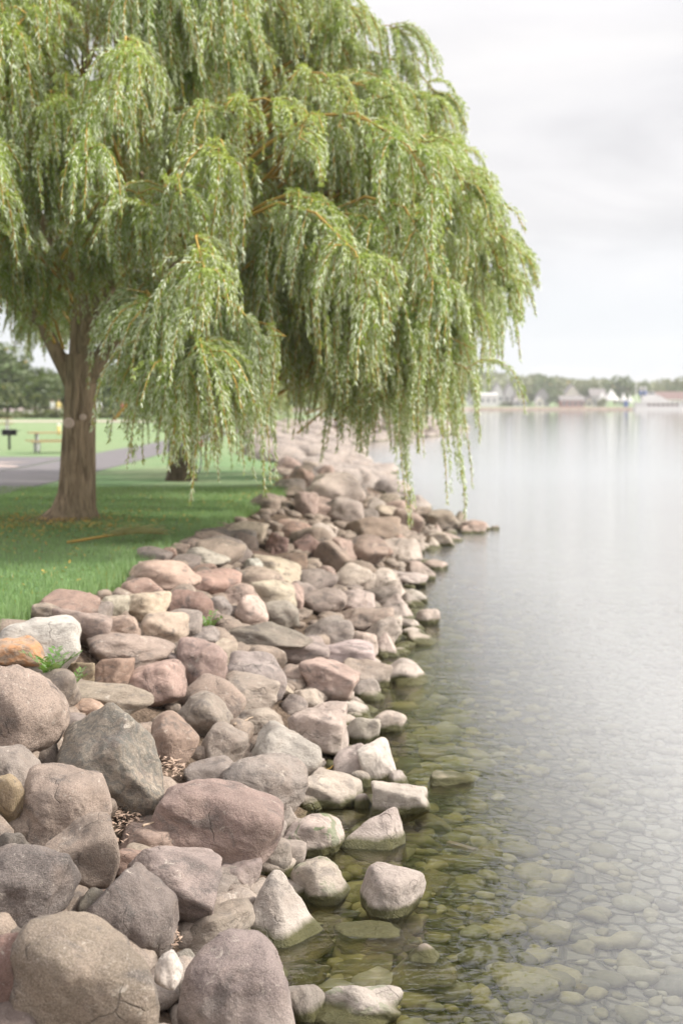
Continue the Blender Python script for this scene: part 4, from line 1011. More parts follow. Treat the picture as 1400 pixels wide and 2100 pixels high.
# ------------------------------------------------------------------ willows
def spray_mesh(seed, length, ntass, spread=0.75, sweep=False):
    """one hanging bough: an arching branch (+X is outward) from which leafy strands fall in tassels"""
    g = np.random.default_rng(seed)
    mb = MB()
    br = [(-1.5, 0, -0.75), (-1.0, 0.04 * g.normal(), -0.36), (-0.5, 0.05 * g.normal(), -0.08), (0, 0, 0.03), (0.4, 0.05 * g.normal(), -0.04), (0.7, 0.06 * g.normal(), -0.20)]
    if sweep: br = [(-1.3, 0, -0.45), (-0.5, 0.06 * g.normal(), -0.02), (0.2, 0.08 * g.normal(), 0.12), (0.85, 0.10 * g.normal(), 0.0), (1.4, 0.12 * g.normal(), -0.38), (1.75, 0.14 * g.normal(), -0.90)]
    mb.tube(br, [0.026, 0.022, 0.018, 0.013, 0.009, 0.005], 5, False)
    br = [Vector(p) for p in br]
    def along(u):
        s = u * 5; i = min(4, int(s)); return br[i].lerp(br[i + 1], s - i)
    LV = []
    ds = 0.07
    for k in range(ntass):
        u = 0.25 + 0.75 * g.random()
        p0 = along(u)
        az = g.normal() * R(48 if sweep else 72)
        el = R(-8 + 58 * g.random())
        d = Vector((math.cos(az) * math.cos(el), math.sin(az) * math.cos(el), math.sin(el)))
        reach = spread * (0.15 + 1.05 * g.random() ** 1.3)
        L = length * (0.36 + 0.80 * g.random()) + 0.8 * reach
        grav = 2.2 / reach ** 0.8
        pts = [p0]; dd = d.copy()
        wob = g.random() * 6.28
        for s in range(int(L / ds)):
            dd = dd + Vector((0, 0, -grav * ds)); dd.x *= 0.965; dd.y *= 0.965
            dd.normalize()
            dd2 = dd + Vector((math.sin(s * 0.35 + wob), math.cos(s * 0.31 + wob), 0)) * 0.035
            pts.append(pts[-1] + dd2 * ds)
        pp = np.array([q[:] for q in pts])
        step = pts[::3] + [pts[-1]]
        mb.tube(step, [0.0090 * (1 - 0.75 * i / len(step)) + 0.0012 for i in range(len(step))], 3, False)
        nstr = int(g.integers(3, 9))
        for q in range(nstr):
            ln = 1.0 if q == 0 else 0.45 + 0.55 * g.random()
            m_ = max(6, int(len(pp) * ln)); s0 = 0 if q == 0 else int(g.random() * 0.35 * m_)
            off = np.zeros(3) if q == 0 else np.append(g.normal(size=2) * 0.055, 0)
            path = pp[s0:m_].copy(); k_ = np.arange(len(path))[:, None] / max(1, len(path) - 1)
            path = path + off * np.minimum(1, k_ * 3.0) + np.array([0, 0, -0.02 * g.random()])
            if len(path) < 4: continue
            # leaves
            seglen = ds * (len(path) - 1); nl = int(seglen / 0.0115)
            tpar = np.sort(g.random(nl)) * (len(path) - 1.001); i0 = tpar.astype(int); fr = (tpar - i0)[:, None]
            base = path[i0] * (1 - fr) + path[i0 + 1] * fr
            tan = path[i0 + 1] - path[i0]; tan /= np.linalg.norm(tan, axis=1)[:, None]
            rad = g.normal(size=(nl, 3)); rad -= tan * (rad * tan).sum(1)[:, None]; rad /= np.linalg.norm(rad, axis=1)[:, None]
            tip_t = (tpar / len(path))[:, None]
            dirn = tan * (0.62 + 0.3 * g.random((nl, 1))) + rad * (0.62 + 0.2 * g.random((nl, 1))) + np.array([0, 0, -0.22])
            dirn /= np.linalg.norm(dirn, axis=1)[:, None]
            ll = (0.060 + 0.045 * g.random(nl))[:, None] * (1 - 0.35 * tip_t)
            side = np.cross(dirn, tan + 0.5 * g.normal(size=(nl, 3))); side /= np.linalg.norm(side, axis=1)[:, None] + 1e-9
            ww = (0.0052 + 0.0030 * g.random(nl))[:, None]
            nrm = np.cross(side, dirn)
            mid = base + dirn * ll * 0.42 
            quad = np.stack([base, mid + side * ww + nrm * 0.003, base + dirn * ll - np.array([0, 0, 0.012]), mid - side * ww + nrm * 0.003], 1)
            LV.append(quad.reshape(-1, 3))
    LV = np.concatenate(LV); nq = len(LV) // 4
    tv = np.array(mb.v); tf = np.array([f for f in mb.f if len(f) == 4])
    V = np.concatenate([tv, LV]); F = np.concatenate([tf, np.arange(4 * nq).reshape(nq, 4) + len(tv)])
    mi = np.concatenate([np.zeros(len(tf), int), np.ones(nq, int)])
    return np_mesh('hanging_bough', V, F, [MAT_TWIG, MAT_WILLOW], False, mi)
SPRAYS = {}
for key, length, nt_, cnt in (('short', 0.62, 20, 4), ('mid', 1.0, 23, 4), ('long', 1.75, 21, 4), ('thin', 1.9, 6, 2), ('sweep', 0.70, 24, 4)):
    SPRAYS[key] = [spray_mesh(500 + 17 * i + len(key) * 31, length, nt_, {'long': 0.5, 'sweep': 0.42}.get(key, 0.75), key == 'sweep') for i in range(cnt)]
LEN = {'short': 1.25, 'mid': 1.7, 'long': 2.4, 'thin': 2.5, 'sweep': 1.6}

def trunk_mesh(path, radii, sides=28, flare=None, seed=1):
    g = random.Random(seed); vs, fs = [], []
    ph = [g.uniform(0, 6.28) for _ in range(4)]
    n = len(path)
    for i, p in enumerate(path):
        for k in range(sides):
            a = 2 * math.pi * k / sides
            r = radii[i] * (1 + 0.05 * math.sin(3 * a + ph[0] + i * 0.15) + 0.035 * math.sin(7 * a + ph[1] + i * 0.3) + 0.02 * math.sin(13 * a + ph[2]))
            if flare: r *= 1 + flare(a, i / (n - 1))
            vs.append((p[0] + r * math.cos(a), p[1] + r * math.sin(a), p[2]))
    for i in range(n - 1):
        for k in range(sides):
            k2 = (k + 1) % sides; fs.append((i * sides + k, i * sides + k2, (i + 1) * sides + k2, (i + 1) * sides + k))
    return np_mesh('trunk', vs, fs, [MAT_BARK], True)
def smooth_path(ctrl, n=14):
    P = [Vector(c) for c in ctrl]; P = [P[0] * 2 - P[1]] + P + [P[-1] * 2 - P[-2]]; out = []
    for s in range(n + 1):
        t = s / n * (len(P) - 3); i = min(len(P) - 4, int(t)); u = t - i
        a, b, c, d = P[i:i + 4]
        out.append(0.5 * ((2 * b) + (c - a) * u + (2 * a - 5 * b + 4 * c - d) * u * u + (3 * b - a - 3 * c + d) * u ** 3))
    return out
def limb(parent, ctrl, r0, r1):
    pts = smooth_path(ctrl); mb = MB(); mb.tube(pts, [r0 + (r1 - r0) * (i / (len(pts) - 1)) ** 0.8 for i in range(len(pts))], 10)
    return mb.build('limb', MAT_BARK, parent, True)

RIM = [(-200, 700), (0, 765), (60, 850), (150, 905), (270, 962), (370, 990), (450, 1040), (600, 1058), (700, 1040), (830, 968), (960, 940), (1080, 900), (1400, 880)]
def px_of(p):
    d = p - Vector((0, 0, CAM_Z)); f = d.y * math.cos(PITCH) - d.z * math.sin(PITCH); u = d.y * math.sin(PITCH) + d.z * math.cos(PITCH)
    return 700 + FPX * d.x / f, 1050 - FPX * u / f
def hang(crown, base, key, pos, az, sc=1.0, zs=1.0):
    pos = Vector(pos); rch = {'sweep': 1.7, 'long': 0.65, 'thin': 0.6}.get(key, 0.9) * sc; od = Vector((math.cos(az), math.sin(az), 0))
    for it in range(10):                     # keep the crown inside its surveyed outline over the lake
        over = 0
        for q in (pos, pos + od * rch - Vector((0, 0, 0.3)), pos + od * rch - Vector((0, 0, 1.0)), pos + Vector((0.6 * sc, 0, -0.2))):
            a, b = px_of(q); over = max(over, a - interp(RIM, b))
        if over <= 0: break
        pos.x -= 0.12 + over / FPX * pos.y * 0.5; pos.z -= 0.03
    o = link(bpy.data.objects.new('hanging_bough', rng.choice(SPRAYS[key])), crown)
    o.location = Vector(pos) - Vector(base); o.rotation_euler = (R(rng.uniform(-9, 9)), R(rng.uniform(-10, 8)), az); o.scale = (sc, sc, sc * zs)
    return o
# ---- near willow
B1 = (-4.16, 21.7, H(-4.16, 21.7))
willow = empty('willow_tree', B1, 0, 'great weeping willow with one bare trunk, nearest tree, hanging over the stones', 'tree')
tp = [(0.03, 0, -0.1), (0.03, 0, 0.03), (0.06, 0, 0.18), (0.10, 0, 0.40), (0.12, 0, 0.7), (0.14, 0, 1.1), (0.17, 0, 1.6), (0.20, 0, 2.1), (0.22, 0, 2.5)]
tr_ = [0.41, 0.365, 0.315, 0.28, 0.265, 0.25, 0.234, 0.23, 0.245]
def fl1(a, t):
    w = max(0, 1 - t * 3.2) ** 1.6
    return w * (0.75 * max(0, math.cos(a - math.pi)) ** 3 + 0.25 * max(0, math.cos(a + 1.3)) ** 4 + 0.22 * max(0, math.cos(a - 0.5)) ** 6)
tk = link(bpy.data.objects.new('trunk', trunk_mesh(tp, tr_, 32, fl1)), willow)
for (x_, z_, r_) in ((0.06, 1.46, 0.085), (0.27, 1.55, 0.05)):
    mb = MB(); yy = -math.sqrt(max(0.001, 0.262 ** 2 - (x_ - 0.155) ** 2)) - 0.005
    mb.tube([(x_, yy + 0.05, z_), (x_, yy - 0.004, z_), (x_, yy - 0.016, z_), (x_, yy - 0.008, z_)], [r_, r_, r_ * 0.8, r_ * 0.35], 14); mb.build('branch_scar', MAT_SCAR, tk, True)
fk = Vector((0.22, 0, 2.35))
for ctrl, r0 in [
    ([(0.10, 0, 2.05), (-0.25, -0.1, 2.75), (-0.55, -0.5, 3.6), (-1.6, -1.4, 5.2)], 0.15), ([(0.30, 0, 2.1), (0.7, -0.1, 2.7), (1.5, -0.3, 3.6), (3.2, -0.6, 4.8), (5.2, -0.8, 5.2)], 0.15),
    ([(0.22, 0.02, 2.3), (0.2, 0.1, 3.2), (0.15, 0.2, 4.6), (0.3, 0.1, 6.6), (0.4, 0, 8.2)], 0.21), ([(0.25, -0.05, 2.4), (0.5, -0.5, 3.3), (1.2, -1.8, 4.3), (1.6, -3.2, 4.7)], 0.12),
    ([(0.2, 0.1, 3.2), (0.9, 0.6, 4.4), (2.4, 1.0, 6.0), (3.6, 1.2, 7.0)], 0.13), ([(0.2, 0, 3.6), (-0.8, 0.5, 5.0), (-2.4, 0.7, 6.3), (-4.5, 0.6, 6.4)], 0.12),
    ([(0.2, 0.1, 2.6), (0.6, 1.2, 3.8), (1.0, 2.8, 5.0), (1.4, 4.2, 5.3)], 0.12), ([(0.18, 0.1, 4.6), (0.8, -1.0, 5.9), (1.4, -2.5, 6.9), (1.6, -3.4, 7.0)], 0.10),
    ([(0.2, 0, 4.2), (-0.3, -1.2, 5.2), (-0.8, -2.8, 6.0), (-1.2, -3.6, 5.9)], 0.10), ([(-0.35, -0.2, 3.0), (-1.6, -0.3, 4.0), (-3.4, -0.4, 4.9), (-5.2, -0.3, 4.8)], 0.10),
    ([(0.45, -0.4, 3.1), (1.5, -2.2, 4.0), (2.6, -3.6, 4.6)], 0.07), ([(1.5, -0.3, 3.6), (3.0, -1.8, 4.4), (4.4, -2.6, 4.6)], 0.08)]:
    limb(willow, ctrl, r0, 0.03)
crown = bpy.data.objects.new('crown', None); link(crown, willow)
CC = Vector((-4.0, 21.7, 5.0)); AX = (5.55, 5.1, 4.9)
HEM = [(-900, 690), (100, 700), (125, 670), (140, 640), (225, 650), (250, 930), (300, 990), (540, 1010), (562, 850), (700, 890), (800, 930), (890, 950), (930, 850), (985, 740), (1090, 620), (1400, 560)]
def zbot(x, y):
    """how low the curtain of strands reaches, as surveyed in the photograph"""
    p = 700 + FPX * x / y; w = 0.42 * FPX / y
    if y > 22.4 and 95 < p < 285: return CAM_Z + (823 - 745) / FPX * y
    v = min(interp(HEM, p), interp(HEM, p - w) + 60, interp(HEM, p + w) + 60)
    return CAM_Z + (823 - v) / FPX * y
def crown_fill(crown, base, CC, AX, rings, zb, per=2):
    """boughs stand in clusters: each cluster bulges out of the crown or sinks into it, with gaps between"""
    for (el, cnt, rad) in rings:
        for i in range(cnt):
            az0 = 2 * math.pi * (i + rng.uniform(-0.35, 0.35)) / cnt; el0 = el + rng.uniform(-7, 7); r0 = rad * rng.uniform(0.84, 1.06)
            hidden = math.sin(az0) > 0.45
            for q in range((2 if i % 2 else 1) if hidden else (2 if rad < 0.9 else per)):
                az = az0 + rng.gauss(0, 0.085); e_ = R(el0 + rng.gauss(0, 3.5)); r = r0 * rng.uniform(0.95, 1.03)
                p = CC + Vector((math.cos(az) * math.cos(e_) * AX[0], math.sin(az) * math.cos(e_) * AX[1], math.sin(e_) * AX[2])) * r
                if el > 12: k = rng.choice(['mid', 'short', 'sweep', 'mid', 'sweep'])
                else: k = rng.choice(['mid', 'long', 'sweep', 'long'])
                room = p.z - zb(p.x, p.y) - rng.uniform(-0.1, 0.5)
                if room < 0.85: continue
                if room < LEN[k]: k = 'short' if room < 1.3 else 'mid'
                zs = min(1.15, room / LEN[k]) * rng.uniform(0.92, 1.0)
                hang(crown, base, k, p, az + rng.uniform(-0.4, 0.4), rng.uniform(0.85, 1.3), max(0.55, zs))
crown_fill(crown, B1, CC, AX, [(-13, 14, 0.98), (2, 15, 1.0), (17, 14, 1.0), (32, 13, 1.0), (46, 11, 1.0), (60, 8, 1.0), (76, 5, 1.0), (0, 8, 0.66), (25, 9, 0.68), (50, 6, 0.68), (-15, 6, 0.55), (40, 8, 0.85), (62, 5, 0.8)], zbot, 3)
for (px, py, Y, k, zs) in [
    (250, 390, 17.0, 'short', 1.0), (320, 395, 16.9, 'mid', 0.8), (410, 500, 16.7, 'sweep', 0.9), (370, 580, 16.5, 'long', 0.95), (450, 610, 16.4, 'long', 1.0), (510, 660, 16.6, 'long', 0.85), (330, 640, 16.6, 'long', 0.8), (420, 700, 16.2, 'mid', 0.95), (300, 600, 16.8, 'mid', 0.9), (345, 720, 16.5, 'mid', 1.0),
    (600, 400, 17.0, 'mid', 1.0), (550, 440, 17.0, 'sweep', 1.0), (690, 440, 17.3, 'mid', 0.95), (745, 430, 17.7, 'sweep', 1.0), (860, 410, 18.5, 'mid', 1.1), (880, 450, 19.0, 'sweep', 1.0), (800, 420, 18.0, 'mid', 1.1),
    (400, 225, 17.6, 'mid', 1.0), (450, 245, 17.6, 'sweep', 0.9), (720, 250, 18.2, 'mid', 0.9), (800, 290, 19.0, 'sweep', 1.0), (900, 545, 19.6, 'mid', 1.1), (930, 425, 20.5, 'sweep', 1.0), (880, 690, 19.0, 'thin', 1.0), (866, 740, 18.9, 'thin', 0.92),
    (20, 470, 18.6, 'mid', 0.9), (75, 560, 19.2, 'short', 1.0), (10, 560, 18.8, 'short', 1.0), (60, 330, 18.4, 'sweep', 1.0), (170, 470, 20.0, 'short', 1.0), (140, 230, 18.0, 'sweep', 1.0), (250, 170, 18.0, 'mid', 1.0), (60, 120, 18.2, 'sweep', 1.0),
    (790, 110, 21.0, 'sweep', 0.9), (835, 190, 20.8, 'mid', 0.9), (870, 260, 20.6, 'mid', 0.9), (740, 60, 20.8, 'mid', 0.9), (330, 150, 19.5, 'mid', 1.0), (370, 100, 20.0, 'mid', 1.0), (165, 470, 19.2, 'short', 0.9), (205, 520, 19.8, 'short', 0.8),
    (640, 630, 18.0, 'mid', 0.9), (760, 640, 18.6, 'mid', 1.1), (820, 620, 18.8, 'long', 0.9), (880, 650, 19.3, 'mid', 1.0), (700, 660, 19.5, 'long', 0.8), (600, 690, 19.5, 'mid', 1.0), (780, 720, 19.3, 'mid', 1.0), (900, 600, 19.6, 'mid', 0.9), (960, 520, 20.9, 'sweep', 1.0), (990, 470, 21.4, 'sweep', 0.9)]:
    p = at(px, py, Y); hang(crown, B1, k, p, math.atan2(p.y - 21.7, p.x + 4.0) + rng.uniform(-0.3, 0.3), rng.uniform(0.95, 1.1), zs)

# ---- willow with two stems farther along the bank
B2 = (-3.62, 32.4, H(-3.62, 32.4))
w2 = empty('willow_tree', B2, 0, 'farther weeping willow with two dark stems, behind the nearer willow', 'tree')
link(bpy.data.objects.new('trunk', trunk_mesh([(-0.02, 0, -0.1), (0, 0, 0.1), (0, 0, 0.3), (0, 0, 0.55)], [0.40, 0.34, 0.30, 0.27], 24, None, 5)), w2).data.materials[0] = MAT_SHADEBARK
for ctrl, r0 in [([(-0.14, 0, 0.3), (-0.17, 0, 1.0), (-0.22, 0, 2.2), (-0.8, -0.3, 4.2), (-2.4, -0.6, 5.2)], 0.20), ([(0.13, 0, 0.3), (0.20, 0, 0.9), (0.42, 0, 1.7), (0.95, 0.1, 3.0), (2.4, 0.3, 4.8), (4, 0.4, 5.2)], 0.18),
                 ([(-0.2, 0, 1.8), (0.1, 0.6, 3.4), (0.3, 1.8, 5.4), (0.3, 2.2, 7)], 0.13), ([(0.4, 0, 1.7), (0.8, -1.2, 3.2), (1.6, -2.8, 4.6)], 0.12)]:
    limb(w2, ctrl, r0, 0.03).data.materials[0] = MAT_SHADEBARK
crown2 = bpy.data.objects.new('crown', None); link(crown2, w2)
crown_fill(crown2, B2, Vector((-3.0, 32.4, 4.8)), (4.9, 4.8, 4.4), [(-15, 18, 0.98), (4, 18, 1.0), (24, 14, 1.0), (44, 9, 1.0), (66, 5, 1.0), (0, 8, 0.6), (35, 5, 0.6)],
           lambda x, y: max(2.0, zbot(x, y)))

# fallen willow branch on the lawn
MAT_WILT = leaf_material('wilted_leaf', (0.30, 0.30, 0.08), (0.46, 0.42, 0.14), (0.40, 0.38, 0.18), 0.3)
p, q = on_ground(138, 1118), on_ground(350, 1100)
fb = empty('fallen_branch', (p.x, p.y, p.z), 0, 'fallen yellowish willow branch with wilted leaves lying on the grass', 'branch')
ctrl = [Vector((0, 0, 0.03)), Vector((0.45, 0.12, 0.10)), Vector((0.85, 0.28, 0.13)), (q - p) + Vector((0, 0, 0.03))]
pts = smooth_path(ctrl, 16); mb = MB(); mb.tube(pts, [0.024 * (1 - 0.75 * i / 16) for i in range(17)], 6); mb.build('stem', MAT_TWIG, fb, True)
VV, FF, b = [], [], 0
for i in range(420):
    u = 0.42 + 0.5 * rng.random(); c = pts[int(u * 16)] + Vector((rng.gauss(0, 0.06), rng.gauss(0, 0.07), abs(rng.gauss(0, 0.04)))); a = rng.uniform(-0.6, 0.9)
    d = Vector((math.cos(a), math.sin(a), rng.uniform(-0.2, 0.3))) * 0.09; s = Vector((-d.y, d.x, 0.02)) * 0.14
    VV += [tuple(c), tuple(c + d * 0.45 + s), tuple(c + d), tuple(c + d * 0.45 - s)]; FF.append((b, b + 1, b + 2, b + 3)); b += 4
link(bpy.data.objects.new('leaves', np_mesh('leaves', VV, FF, [MAT_WILT])), fb)
# ------------------------------------------------------------------ the park behind
# broad-leaved trees closing the meadow and on the far shore
def crown_mesh(seed, material, n, quad, tall=1.0, lobes=9, conifer=False):
    g = np.random.default_rng(seed); P = []
    if conifer:
        z = g.random(n) ** 0.8; a = g.random(n) * 6.28; r = (1 - z) * 0.5 * (0.55 + 0.45 * g.random(n)) * (0.8 + 0.2 * np.sin(z * 40))
        P = np.stack([r * np.cos(a), r * np.sin(a), z], 1)
    else:
        cs = []
        for k in range(lobes):
            a = g.random() * 6.28; e = g.random(); rr = 0.30 * math.sqrt(1 - (e - 0.3) ** 2)
            cs.append((rr * math.cos(a), rr * math.sin(a), 0.25 + 0.55 * e, 0.17 + 0.12 * g.random()))
        cs.append((0, 0, 0.5, 0.3))
        cs = np.array(cs); pick = g.integers(0, len(cs), n); d = g.normal(size=(n, 3)); d /= np.linalg.norm(d, axis=1)[:, None]
        P = cs[pick, :3] + d * cs[pick, 3:4] * (0.75 + 0.33 * g.random((n, 1)))
    nn = g.normal(size=(n, 3)); nn /= np.linalg.norm(nn, axis=1)[:, None]
    u = np.cross(nn, g.normal(size=(n, 3))); u /= np.linalg.norm(u, axis=1)[:, None]; v = np.cross(nn, u)
    s = quad * (0.6 + 0.8 * g.random((n, 1)))
    Q = np.stack([P - u * s, P - v * s * 0.7, P + u * s, P + v * s * 0.7], 1).reshape(-1, 3)
    return np_mesh('crown', Q, np.arange(4 * n).reshape(n, 4), [material])
CR = [crown_mesh(41, MAT_TREELEAF, 3600, 0.028), crown_mesh(42, MAT_TREELEAF, 3600, 0.030, lobes=7), crown_mesh(43, MAT_TREELEAF2, 3200, 0.030, lobes=11)]
CRF = [crown_mesh(51, MAT_TREELEAF, 1100, 0.05), crown_mesh(52, MAT_TREELEAF2, 1100, 0.05), crown_mesh(53, MAT_TREELEAF, 1100, 0.05, lobes=6), crown_mesh(54, MAT_TREELEAF2, 1000, 0.05, lobes=12), crown_mesh(55, MAT_TREELEAF, 1300, 0.035, conifer=True)]
def tree(loc, w, h, cm, label, group=None, base=0.08):
    t = empty('broadleaf_tree' if cm is not CRF[4] else 'spruce_tree', loc, 0, label, 'tree', group)
    mb = MB(); mb.tube([(0, 0, -0.3), (0.02 * w, 0, h * 0.3), (0, 0.02 * w, h * 0.6)], [0.035 * h, 0.026 * h, 0.012 * h], 8); mb.build('trunk', MAT_BARK, t, True)
    c = link(bpy.data.objects.new('crown', cm), t); c.scale = (w, w, h * (1 - base)); c.location = (0, 0, h * base - (0.06 * h if cm is not CRF[4] else 0)); c.rotation_euler = (0, 0, rng.uniform(0, 6.28))
    return t
GT = 'trees closing the park meadow'
k_ = 0
for (px, top, Y, w, ci, lab) in [(-60, 700, 150, 11, 0, 'tall dark tree at the very edge of the meadow, cut by the view'), (15, 722, 150, 9.5, 1, 'rounded green tree standing behind the black grill'), (70, 765, 146, 8, 0, 'lower bushy tree between the grill and the bare trunk'), (125, 770, 150, 9, 1, 'dark tree just behind the bare willow trunk'),
                           (185, 760, 150, 9, 0, 'dark tree behind the person in white'), (240, 752, 154, 9.5, 1, 'dark tree past the person in white, by the hanging strands'), (300, 750, 158, 10, 0, 'dark tree behind the first hanging strands'), (365, 756, 162, 10, 1, 'dark tree behind the two-stemmed willow'), (430, 770, 166, 9, 0, 'low dark tree beyond the two-stemmed willow'), (500, 778, 170, 9, 2, 'paler tree behind the willow curtain, near the lake'), (575, 790, 176, 8, 0, 'last low tree of the meadow row by the lake')]:
    p = at(px, 850, Y); z0 = lawn_z(p.x, Y); h = at(px, top, Y).z - z0
    tree((p.x, Y, z0), w * 1.25, h * 1.12, CR[ci], lab, GT, 0.02)
# undergrowth hedge along the foot of the trees
def hedge(x0, x1, y, h, label):
    n = 2600; g = np.random.default_rng(5); P = np.stack([x0 + (x1 - x0) * g.random(n), y + 1.0 * (g.random(n) - 0.5), g.random(n) * h], 1)
    P[:, 2] *= 0.8 + 0.25 * np.sin(P[:, 0] * 0.9) + 0.1 * np.sin(P[:, 0] * 2.7)
    nn = g.normal(size=(n, 3)); u = np.cross(nn, g.normal(size=(n, 3))); u /= np.linalg.norm(u, axis=1)[:, None]; v = np.cross(u, g.normal(size=(n, 3))); v /= np.linalg.norm(v, axis=1)[:, None]
    Q = np.stack([P - u * 0.2, P - v * 0.15, P + u * 0.2, P + v * 0.15], 1).reshape(-1, 3); Q[:, 2] += lawn_z((x0 + x1) / 2, y)
    o = link(bpy.data.objects.new('hedge', np_mesh('hedge', Q, np.arange(4 * n).reshape(n, 4), [MAT_TREELEAF2]))); tag(o, label, 'hedge')
hedge(-48, -19, 132, 0.75, 'low bright green hedge along the far side of the meadow')
hedge(-60, 2, 139, 3.4, 'dark hedge of undergrowth closing the foot of the meadow trees')

# charcoal grill on a post
p = on_ground(20, 922); g_ = empty('park_grill', p, 0.3, 'black iron charcoal grill on a post in the grass by the path', 'grill')
mb = MB(); mb.tube([(0, 0, -0.1), (0, 0, 0.56)], 0.05, 10); mb.build('post', MAT_IRON, g_, True)
mb = MB(); mb.box((0, 0, 0.57), (0.56, 0.40, 0.02)); mb.box((0, 0.19, 0.68), (0.56, 0.02, 0.22)); mb.box((0.27, 0, 0.68), (0.02, 0.36, 0.22)); mb.box((-0.27, 0, 0.68), (0.02, 0.36, 0.22)); mb.build('fire_box', MAT_IRON, g_)
mb = MB()
for i in range(9): mb.tube([(-0.25, -0.17 + 0.042 * i, 0.74), (0.25, -0.17 + 0.042 * i, 0.74)], 0.006, 5)
mb.build('grate', MAT_IRON, g_); mb = MB(); mb.tube([(0.28, -0.1, 0.74), (0.42, -0.12, 0.74)], 0.012, 6); mb.build('handle', MAT_IRON, g_)

# picnic tables: planks on bent pipe frames
def picnic(loc, rz, label):
    t = empty('picnic_table', loc, rz, label, 'picnic table', 'picnic tables in the park')
    for i in range(4): mb = MB(); mb.box((0, -0.27 + 0.18 * i, 0.74), (1.85, 0.165, 0.04)); mb.build('plank', MAT_PLANKWOOD, t)
    for s in (-1, 1):
        for i in range(2): mb = MB(); mb.box((0, s * (0.62 + 0.15 * i), 0.44), (1.85, 0.135, 0.04)); mb.build('bench_plank', MAT_PLANKWOOD, t)
    for s in (-1, 1):
        x_ = s * 0.62; mb = MB()
        mb.tube([(x_, -0.30, 0.715), (x_, -0.22, 0.45), (x_, -0.25, 0.10), (x_, -0.50, 0.03)], 0.036, 8)
        mb.tube([(x_, 0.30, 0.715), (x_, 0.22, 0.45), (x_, 0.25, 0.10), (x_, 0.50, 0.03)], 0.036, 8)
        mb.tube([(x_, -0.76, 0.41), (x_, 0.76, 0.41)], 0.03, 8); mb.tube([(x_, -0.74, 0.41), (x_, -0.62, 0.03)], 0.03, 8); mb.tube([(x_, 0.74, 0.41), (x_, 0.62, 0.03)], 0.03, 8)
        mb.build('leg_frame', MAT_GALV, t, True)
    return t
p = on_ground(112, 929); pt = picnic(p, 0.35, 'picnic table with plank top and pale pipe legs just behind the bare trunk')
p = on_ground(-6, 884); o = copy_tree(pt); o.location = p; o.rotation_euler = (0, 0, 0.1); o['label'] = 'picnic table farther out on the meadow, half cut off by the view above the grill'
# marker post
p = on_ground(121, 892); mp_o = empty('marker_post', p, 0, 'pale yellow marker post standing in the meadow beside the bare trunk', 'post')
mb = MB(); mb.tube([(0, 0, -0.1), (0, 0, 0.52)], 0.09, 10); mb.build('post', MAT_SHIRTY, mp_o, True); mb = MB(); mb.tube([(0, 0, 0.52), (0, 0, 0.56), (0, 0, 0.60)], [0.11, 0.10, 0.03], 10); mb.build('cap', MAT_SHIRTW, mp_o, True)

# bicycle leaning behind the two-stemmed willow
p = on_ground(378, 968); bk = empty('bicycle', (-3.80, 35.0, H(-3.8, 35.0)), R(70), 'bicycle with a faded pink rear bag parked behind the two-stemmed willow', 'bicycle')
for x_ in (-0.5, 0.5):
    w_ = bpy.data.objects.new('wheel', None); link(w_, bk); w_.location = (x_, 0, 0.33)
    mb = MB(); mb.tube([(0.32 * math.cos(a), 0, 0.32 * math.sin(a)) for a in [2 * math.pi * i / 24 for i in range(25)]], 0.02, 6, False); mb.build('tyre', MAT_RUBBER, w_, True)
    mb = MB(); mb.tube([(0.295 * math.cos(a), 0, 0.295 * math.sin(a)) for a in [2 * math.pi * i / 24 for i in range(25)]], 0.011, 6, False)
    for i in range(12):
        a = 2 * math.pi * i / 12; mb.tube([(0, 0, 0), (0.295 * math.cos(a), 0, 0.295 * math.sin(a))], 0.003, 4, False)
    mb.build('rim', MAT_GALV, w_, True)
mb = MB(); A_, S_, Hd, Bb, Fx = (0.5, 0, 0.33), (0.22, 0, 0.72), (-0.36, 0, 0.80), (0.06, 0, 0.30), (-0.5, 0, 0.33)
for a, b in ((A_, S_), (A_, Bb), (Bb, S_), (S_, Hd), (Bb, Hd), (Hd, Fx)): mb.tube([a, b], 0.016, 6)
mb.build('frame', MAT_IRON, bk, True)
mb = MB(); mb.tube([S_, (0.24, 0, 0.86)], 0.013, 6); mb.box((0.25, 0, 0.88), (0.26, 0.13, 0.06)); mb.build('saddle', MAT_IRON, bk)
mb = MB(); mb.tube([Hd, (-0.40, 0, 0.95), (-0.40, 0.25, 0.98), (-0.28, 0.28, 0.98)], 0.013, 6); mb.tube([(-0.40, 0, 0.95), (-0.40, -0.25, 0.98), (-0.28, -0.28, 0.98)], 0.013, 6); mb.build('handlebar', MAT_GALV, bk, True)
mb = MB(); mb.box((0.50, 0, 0.76), (0.34, 0.26, 0.16)); mb.build('rear_bag', MAT_PINKCLOTH, bk)

